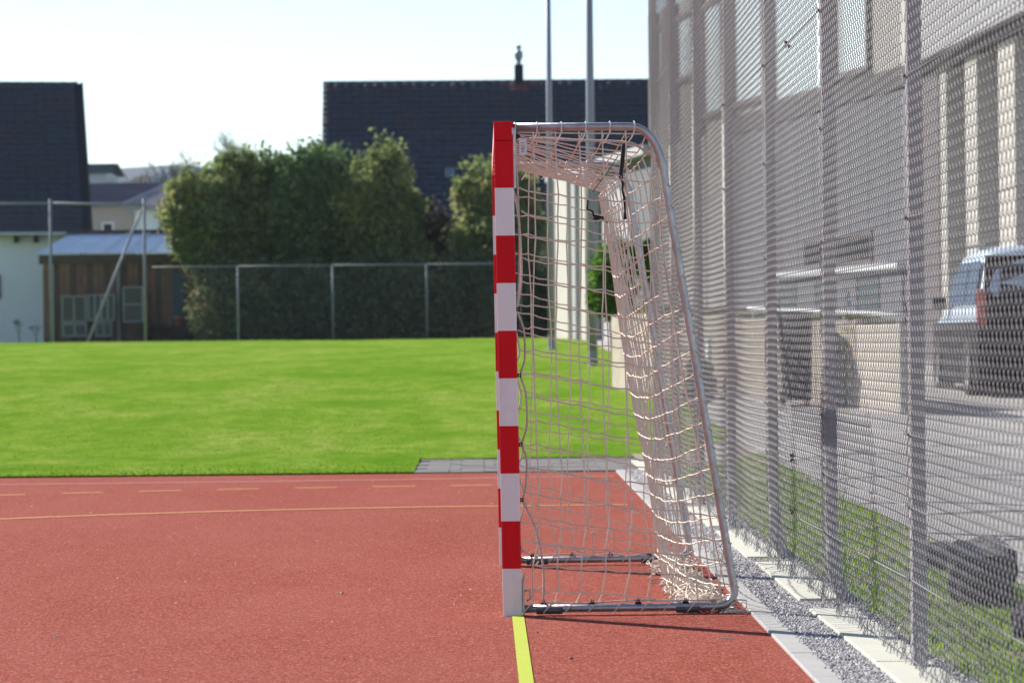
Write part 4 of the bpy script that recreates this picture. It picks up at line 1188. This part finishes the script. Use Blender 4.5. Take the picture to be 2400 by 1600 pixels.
# ------------------------------------------------------------------ retaining wall
RW0 = Vector((4.17, 33, 0)); RW1 = Vector((1.80, 46.3, 0)); rd = (RW1-RW0).normalized()
rw = empty('retaining_wall', (RW0.x, RW0.y, .3), math.atan2(-rd.x, rd.y)); tag(rw, 'low weathered concrete retaining wall in front of the hall', 'wall')
Ls = (RW1-RW0).length
cuts = [0, 1.55, 3.1, 4.6, 6.4, 8.3, 10.2, Ls]
for i, (a, c_) in enumerate(zip(cuts, cuts[1:])):
    zt = .98+.02*math.sin(i*2)+a*.022
    o = MB().box((0, a+.01, -.5), (.13, c_-.01, zt)).build('wall_panel', M['wall_con2'] if i in (0,) else M['wall_con'], rw, bevel=.01)
pts = [(.065, t, 1.07+t*.022) for t in lins(0, 6.2, 6)]
MB().tube(pts, .022, 8).build('hand_rail', M['white_paint'], rw, smooth_=True)
for t in (.3, 2.2, 4.2, 6.0): MB().tube([(.065, t, .9+t*.022), (.065, t, 1.06+t*.022)], .014, 6).build('rail_post', M['white_paint'], rw)
bankV = []; bankF = []
for i, t in enumerate(lins(1.3, Ls-.05, 14)):
    for x in (.135, .35, .60): 
        p = RW0+rd*t-Vector((-rd.y, rd.x, 0))*x; bankV.append((p.x, p.y, .3+.94+t*.022+ (.0 if x < 1 else -.03)))
for i in range(13):
    for k in range(2): a = i*3+k; bankF.append((a, a+1, a+4, a+3))
tag(np_obj('planting_bank', bankV, bankF, M['soil']), kind='structure')
mo = foliage('ground_cover', [((RW0+rd*t).x+.30, (RW0+rd*t).y, 1.25+t*.024, .22, .7, .06) for t in lins(2.0, Ls-.6, 14)], 9000, .03, M['moss'], None, 31, .2)
tag(mo, 'yellow green ground cover along the top of the retaining wall', 'ground cover', kind='stuff')
def bush(px, py_c, Y, hwpx, hhpx, mat, label, seed, n=7000, size=.045, name='bush'):
    p = pt(px, py_c, Y); sc = FPX/Y; zg = height(p.x, Y)
    e = empty(name, (p.x, Y, zg)); tag(e, label, 'bush')
    w = hwpx/sc; h = hhpx/sc; r_ = random.Random(seed); cz = p.z-zg
    lb = [(0, 0, cz, w*.75, w*.7, h*.8)]+[(r_.uniform(-.6, .6)*w, r_.uniform(-.5, .5)*w, cz+r_.uniform(-.6, .75)*h, w*.45, w*.45, h*.35) for _ in range(8)]
    foliage('leaves', lb, n, size, mat, e, seed, .4)
    b = MB()
    for i in range(6):
        a = r_.uniform(0, 6.3); b.tube([(0, 0, 0), (math.cos(a)*w*.3, math.sin(a)*w*.3, cz*.6), (math.cos(a)*w*.5, math.sin(a)*w*.5, cz+h*.4)], [.02, .015, .006], 5)
    b.build('stems', M['bark'], e); return e
bush(1436, 655, 50, 66, 98, M['fol4'], 'bright green leafy bush seen through the goal net', 41, 15000, .04)
bush(1515, 610, 52, 30, 60, M['fol4'], 'smaller green bush behind the slanting goal tube', 42, 3500)
bush(1745, 880, 39.6, 50, 95, M['fol5'], 'dark ivy like bush at the foot of the retaining wall', 43, 9000)
bush(1640, 900, 39.5, 38, 70, M['fol5'], 'dim green bush behind the mesh near the slanting goal tube', 44, 5000)
bush(1790, 770, 41, 60, 28, M['moss'], 'yellowish low bush on top of the retaining wall', 45, 3000)
# dark bin by the wall
p = pt(1862, 968, 35.6)
bn = empty('wheeled_bin', (p.x-.0, 35.4, height(p.x, 35.4)), -.15); tag(bn, 'dark upright bin standing against the retaining wall', 'bin')
b = MB(); q0 = [(-.13, -.2, .06), (.16, -.2, .06), (.16, .2, .06), (-.13, .2, .06)]; q1 = [(-.17, -.25, .95), (.17, -.25, .95), (.17, .25, .95), (-.17, .25, .95)]
b.poly(list(reversed(q0))); b.poly(q1)
for i in range(4): b.poly([q0[i], q0[(i+1) % 4], q1[(i+1) % 4], q1[i]])
b.build('body', M['blackp_shade'], bn)
MB().box((-.19, -.27, .952), (.19, .27, 1.0)).build('lid', M['blackp_shade'], bn, bevel=.01)
for x in (-.13, .13): MB().tube([(x-.025, -.2, .08), (x+.025, -.2, .08)], .08, 12).build('wheel', M['tyre'], bn)
# white post near the track end
p = pt(1663, 920, 40)
wp = empty('white_post', (p.x, 40, p.z)); tag(wp, 'short white post standing behind the mesh beside the goal tube', 'post')
MB().tube([(0, 0, -.3), (0, 0, .62)], .035, 10).build('shaft', M['white_paint'], wp, smooth_=True); MB().lathe((0, 0, .62), [(.04, 0), (.04, .02), (.0001, .05)], 10).build('cap', M['white_paint'], wp)

# asphalt joints
js = empty('yard_joints', (0, 0, 0)); tag(js, kind='structure')
for (px0, px1, py) in ((1860, 2035, 1059), (2180, 2420, 1041), (2300, 2430, 1118), (2150, 2430, 1202), (2350, 2450, 1265)):
    Y0 = 20
    for _ in range(8):
        z = height(3, Y0); Y0 = gp((px0+px1)/2, py, z).y
    x0 = pt(px0, py, Y0).x; x1 = pt(px1, py, Y0).x; V = []; F = []; n = 8
    for i in range(n+1):
        x = x0+(x1-x0)*i/n; V += [(x, Y0-.03, height(x, Y0-.03)+.010), (x, Y0+.03, height(x, Y0+.03)+.010)]
    for i in range(n): F.append((2*i, 2*i+2, 2*i+3, 2*i+1))
    np_obj('joint', V, F, M['seam'], js)

# ------------------------------------------------------------------ boulder on the verge
def boulder(px0, px1, py_top, py_bot, label, seed, topm=True):
    zb = .03; Y = gp((px0+px1)/2, py_bot, zb).y; sc = FPX/Y
    c = pt((px0+px1)/2, py_bot, Y); w = (px1-px0)/2/sc; h = (py_bot-py_top)/sc
    bm = bmesh.new(); bmesh.ops.create_icosphere(bm, subdivisions=5, radius=1)
    r_ = random.Random(seed); ph = [r_.uniform(0, 6) for _ in range(9)]
    for v in bm.verts:
        x, y_, z = v.co
        d = 1+.10*math.sin(3*x+ph[0])*math.sin(2.6*y_+ph[1])+.07*math.sin(7*z+5*x+ph[2])+.05*math.sin(9*y_+6*z+ph[3])+.03*math.sin(15*x+ph[4])*math.sin(14*z+ph[5])+.02*math.sin(31*x+11*y_)*math.sin(27*z+9*y_)
        x, y_, z = x*d, y_*d, z*d
        f = 3.0
        sx_ = abs(x)**.75*(1 if x > 0 else -1); z = max(-.9, min(.62+.05*math.sin(6*x+ph[6]), z))
        v.co = (sx_*w, y_*w*.75+w*.7, (z+.9)/1.52*h*(.88+.16*y_)-.02)
    me_ = bpy.data.meshes.new('boulder'); bm.to_mesh(me_); bm.free()
    me_.materials.append(M['rock']); me_.materials.append(M['rock_lit'])
    for p_ in me_.polygons:
        p_.use_smooth = True
        if topm and p_.normal.z > .62: p_.material_index = 1  # upward faces take the painted sunlight
    o = link(bpy.data.objects.new('boulder', me_)); o.location = (c.x, Y, zb); tag(o, label, 'boulder')
boulder(2232, 2392, 1252, 1412, 'large dark flat topped boulder on the verge behind the near fence post', 3)
boulder(2168, 2245, 1262, 1335, 'smaller dark boulder left of the large flat topped one', 8, False)
boulder(2375, 2470, 1400, 1500, 'dark boulder cut off by the right edge, in front of the large one', 12, False)

# ------------------------------------------------------------------ parked car
def car():
    Y = 37.0; zc = .46; sc = FPX/Y; xl = pt(2296, 700, Y).x
    e = empty('parked_car', (xl+.88, Y, zc), -.01); tag(e, 'light blue estate car with red tail lamp parked at the right edge', 'car')
    # cross-sections along the length: (y, half widths at heights)
    secs = [(0.0, .80, .40, .86, .66, 1.02, 1.0), ]
    prof = lambda hw, zb, zbelt, zroof, tumble: [(-hw*.94, zb), (-hw, zb+.22), (-hw*1.0, zbelt-.12), (-hw*.965, zbelt), (-hw*(.965-tumble), zroof-.10), (-hw*(.85-tumble), zroof-.02), (-hw*.4, zroof+.015),
                     (hw*.4, zroof+.015), (hw*(.85-tumble), zroof-.02), (hw*(.965-tumble), zroof-.10), (hw*.965, zbelt), (hw*1.0, zbelt-.12), (hw, zb+.22), (hw*.94, zb)]
    S = [(0.02, .84, .36, .98, 1.02, .02), (.10, .87, .30, 1.02, 1.30, .06), (.32, .88, .26, 1.02, 1.62, .11), (.55, .885, .26, 1.02, 1.70, .12), (1.3, .89, .26, 1.02, 1.72, .12), (2.3, .89, .26, 1.01, 1.70, .12), (2.9, .885, .26, .99, 1.45, .11), (3.35, .88, .26, .96, 1.03, .04), (4.0, .86, .28, .88, .92, .03), (4.3, .80, .34, .72, .76, .02), (4.38, .74, .40, .60, .63, .02)]
    b = MB(); rings = []
    for (y_, hw, zb, zbelt, zr, tu) in S: rings.append([(x, y_, z) for x, z in prof(hw, zb, zbelt, zr, tu)])
    for a, c_ in zip(rings, rings[1:]):
        for k in range(len(a)-1):
            b.poly([a[k+1], a[k], c_[k], c_[k+1]])
    b.poly(rings[0]); b.poly(list(reversed(rings[-1])))
    for a, c_ in zip(rings, rings[1:]): b.poly([a[0], a[-1], c_[-1], c_[0]])
    me_ = b.mesh('body', M['carpaint']); bm = bmesh.new(); bm.from_mesh(me_); bmesh.ops.remove_doubles(bm, verts=bm.verts, dist=1e-4); bmesh.ops.recalc_face_normals(bm, faces=bm.faces); bm.to_mesh(me_); bm.free()
    for p_ in me_.polygons: p_.use_smooth = True
    link(bpy.data.objects.new('body', me_), e)
    # glass follows the rear slope, proud of the body
    def rearq(x0, x1, z0, z1):
        f = lambda z: .02+.08*(z-1.02)/.28 if z < 1.30 else .10+.22*(z-1.30)/.32
        g_ = lambda z: f(z)-.012
        return [(x0, g_(z0), z0), (x1, g_(z0), z0), (x1*.92, g_(z1), z1), (x0*.92, g_(z1), z1)]
    def slab(q, th, name, mat, par):
        b = MB(); q2 = [(a[0], a[1]+th, a[2]) for a in q]
        b.poly(q); b.poly(list(reversed(q2)))
        for i in range(4): b.poly([q[i], q2[i], q2[(i+1) % 4], q[(i+1) % 4]])
        return b.build(name, M[mat], par)
    slab([(x, y-.006, z) for x, y, z in rearq(-.84, .84, 1.02, 1.60)], .012, 'tailgate_frame_shade', 'blackp_shade', e)  # shade on the car's rear, painted as a black sheet round the window
    slab([(x, y-.020, z) for x, y, z in rearq(-.66, .66, 1.10, 1.50)], .012, 'rear_window', 'glass_dark', e)
    slab([(-.80, .004, .62), (.80, .004, .62), (.80, .004, 1.03), (-.80, .004, 1.03)], .014, 'tailgate_shade', 'blackp_shade', e)  # same painted shade on the lower part of the rear
    MB().box((-.86, -.09, .13), (.86, .05, .60)).build('bumper', M['blackp_shade'], e, bevel=.03)
    MB().box((-.86, -.10, .585), (.86, -.085, .605)).build('bumper_trim', M['galv_dark'], e)
    for sgn in (-1, 1):
        b = MB(); b.box((min(sgn*.80, sgn*.895), -.005, .80), (max(sgn*.80, sgn*.895), .16, 1.22)); b.build('tail_lamp', M['tail'], e, bevel=.015)
        MB().box((min(sgn*.80, sgn*.905), .0, .14), (max(sgn*.80, sgn*.905), 3.95, .86)).build('side_cladding', M['blackp_shade'], e, bevel=.02)
        for (y0, y1, z0, z1) in ((.45, 1.30, 1.06, 1.55), (1.38, 2.25, 1.06, 1.55), (2.31, 2.85, 1.05, 1.42)):
            x = sgn*.862; x2 = sgn*.79
            q = [(x, y0, z0), (x, y1, z0), (x2, y1, z1), (x2, y0, z1)]
            b = MB(); b.poly(q); b.poly([(a[0]+sgn*.008, a[1], a[2]) for a in reversed(q)]); b.build('side_window', M['glass_sky_tint'], e)
        for y_ in (.78, 3.45):
            w = MB().lathe((0, 0, 0), [(.20, -.09), (.30, -.10), (.325, -.06), (.325, .06), (.30, .10), (.20, .09)], 22).build('wheel', M['tyre'], e, smooth_=True)
            w.rotation_euler = (0, PI/2, 0); w.location = (sgn*.835, y_, .325)
            MB().lathe((0, 0, 0), [(.0001, .085), (.06, .09), (.19, .075), (.205, .09)] if sgn > 0 else [(.0001, -.085), (.06, -.09), (.19, -.075), (.205, -.09)], 18).build('rim', M['rim'], w)
        MB().box((min(sgn*.89, sgn*1.05), 2.75, 1.02), (max(sgn*.89, sgn*1.05), 2.87, 1.16)).build('mirror', M['blackp_shade'], e, bevel=.02)
    for sgn in (-1, 1): MB().tube([(sgn*.70, .6, 1.73), (sgn*.70, 2.3, 1.74)], .018, 6).build('roof_rail', M['rim'], e)
    return e
car()

# ------------------------------------------------------------------ air
hm = bpy.data.materials.new('haze_air'); hm.use_nodes = True
hn_ = hm.node_tree.nodes; hn_.remove(hn_['Principled BSDF']); pv = hn_.new('ShaderNodeVolumePrincipled')
pv.inputs['Color'].default_value = (.80, .88, 1, 1); pv.inputs['Density'].default_value = .00012; pv.inputs['Anisotropy'].default_value = .2
hm.node_tree.links.new(pv.outputs[0], hn_['Material Output'].inputs['Volume'])
tag(MB().box((-1600, -80, -3.5), (1600, 3600, 42)).build('haze', hm), kind='stuff')
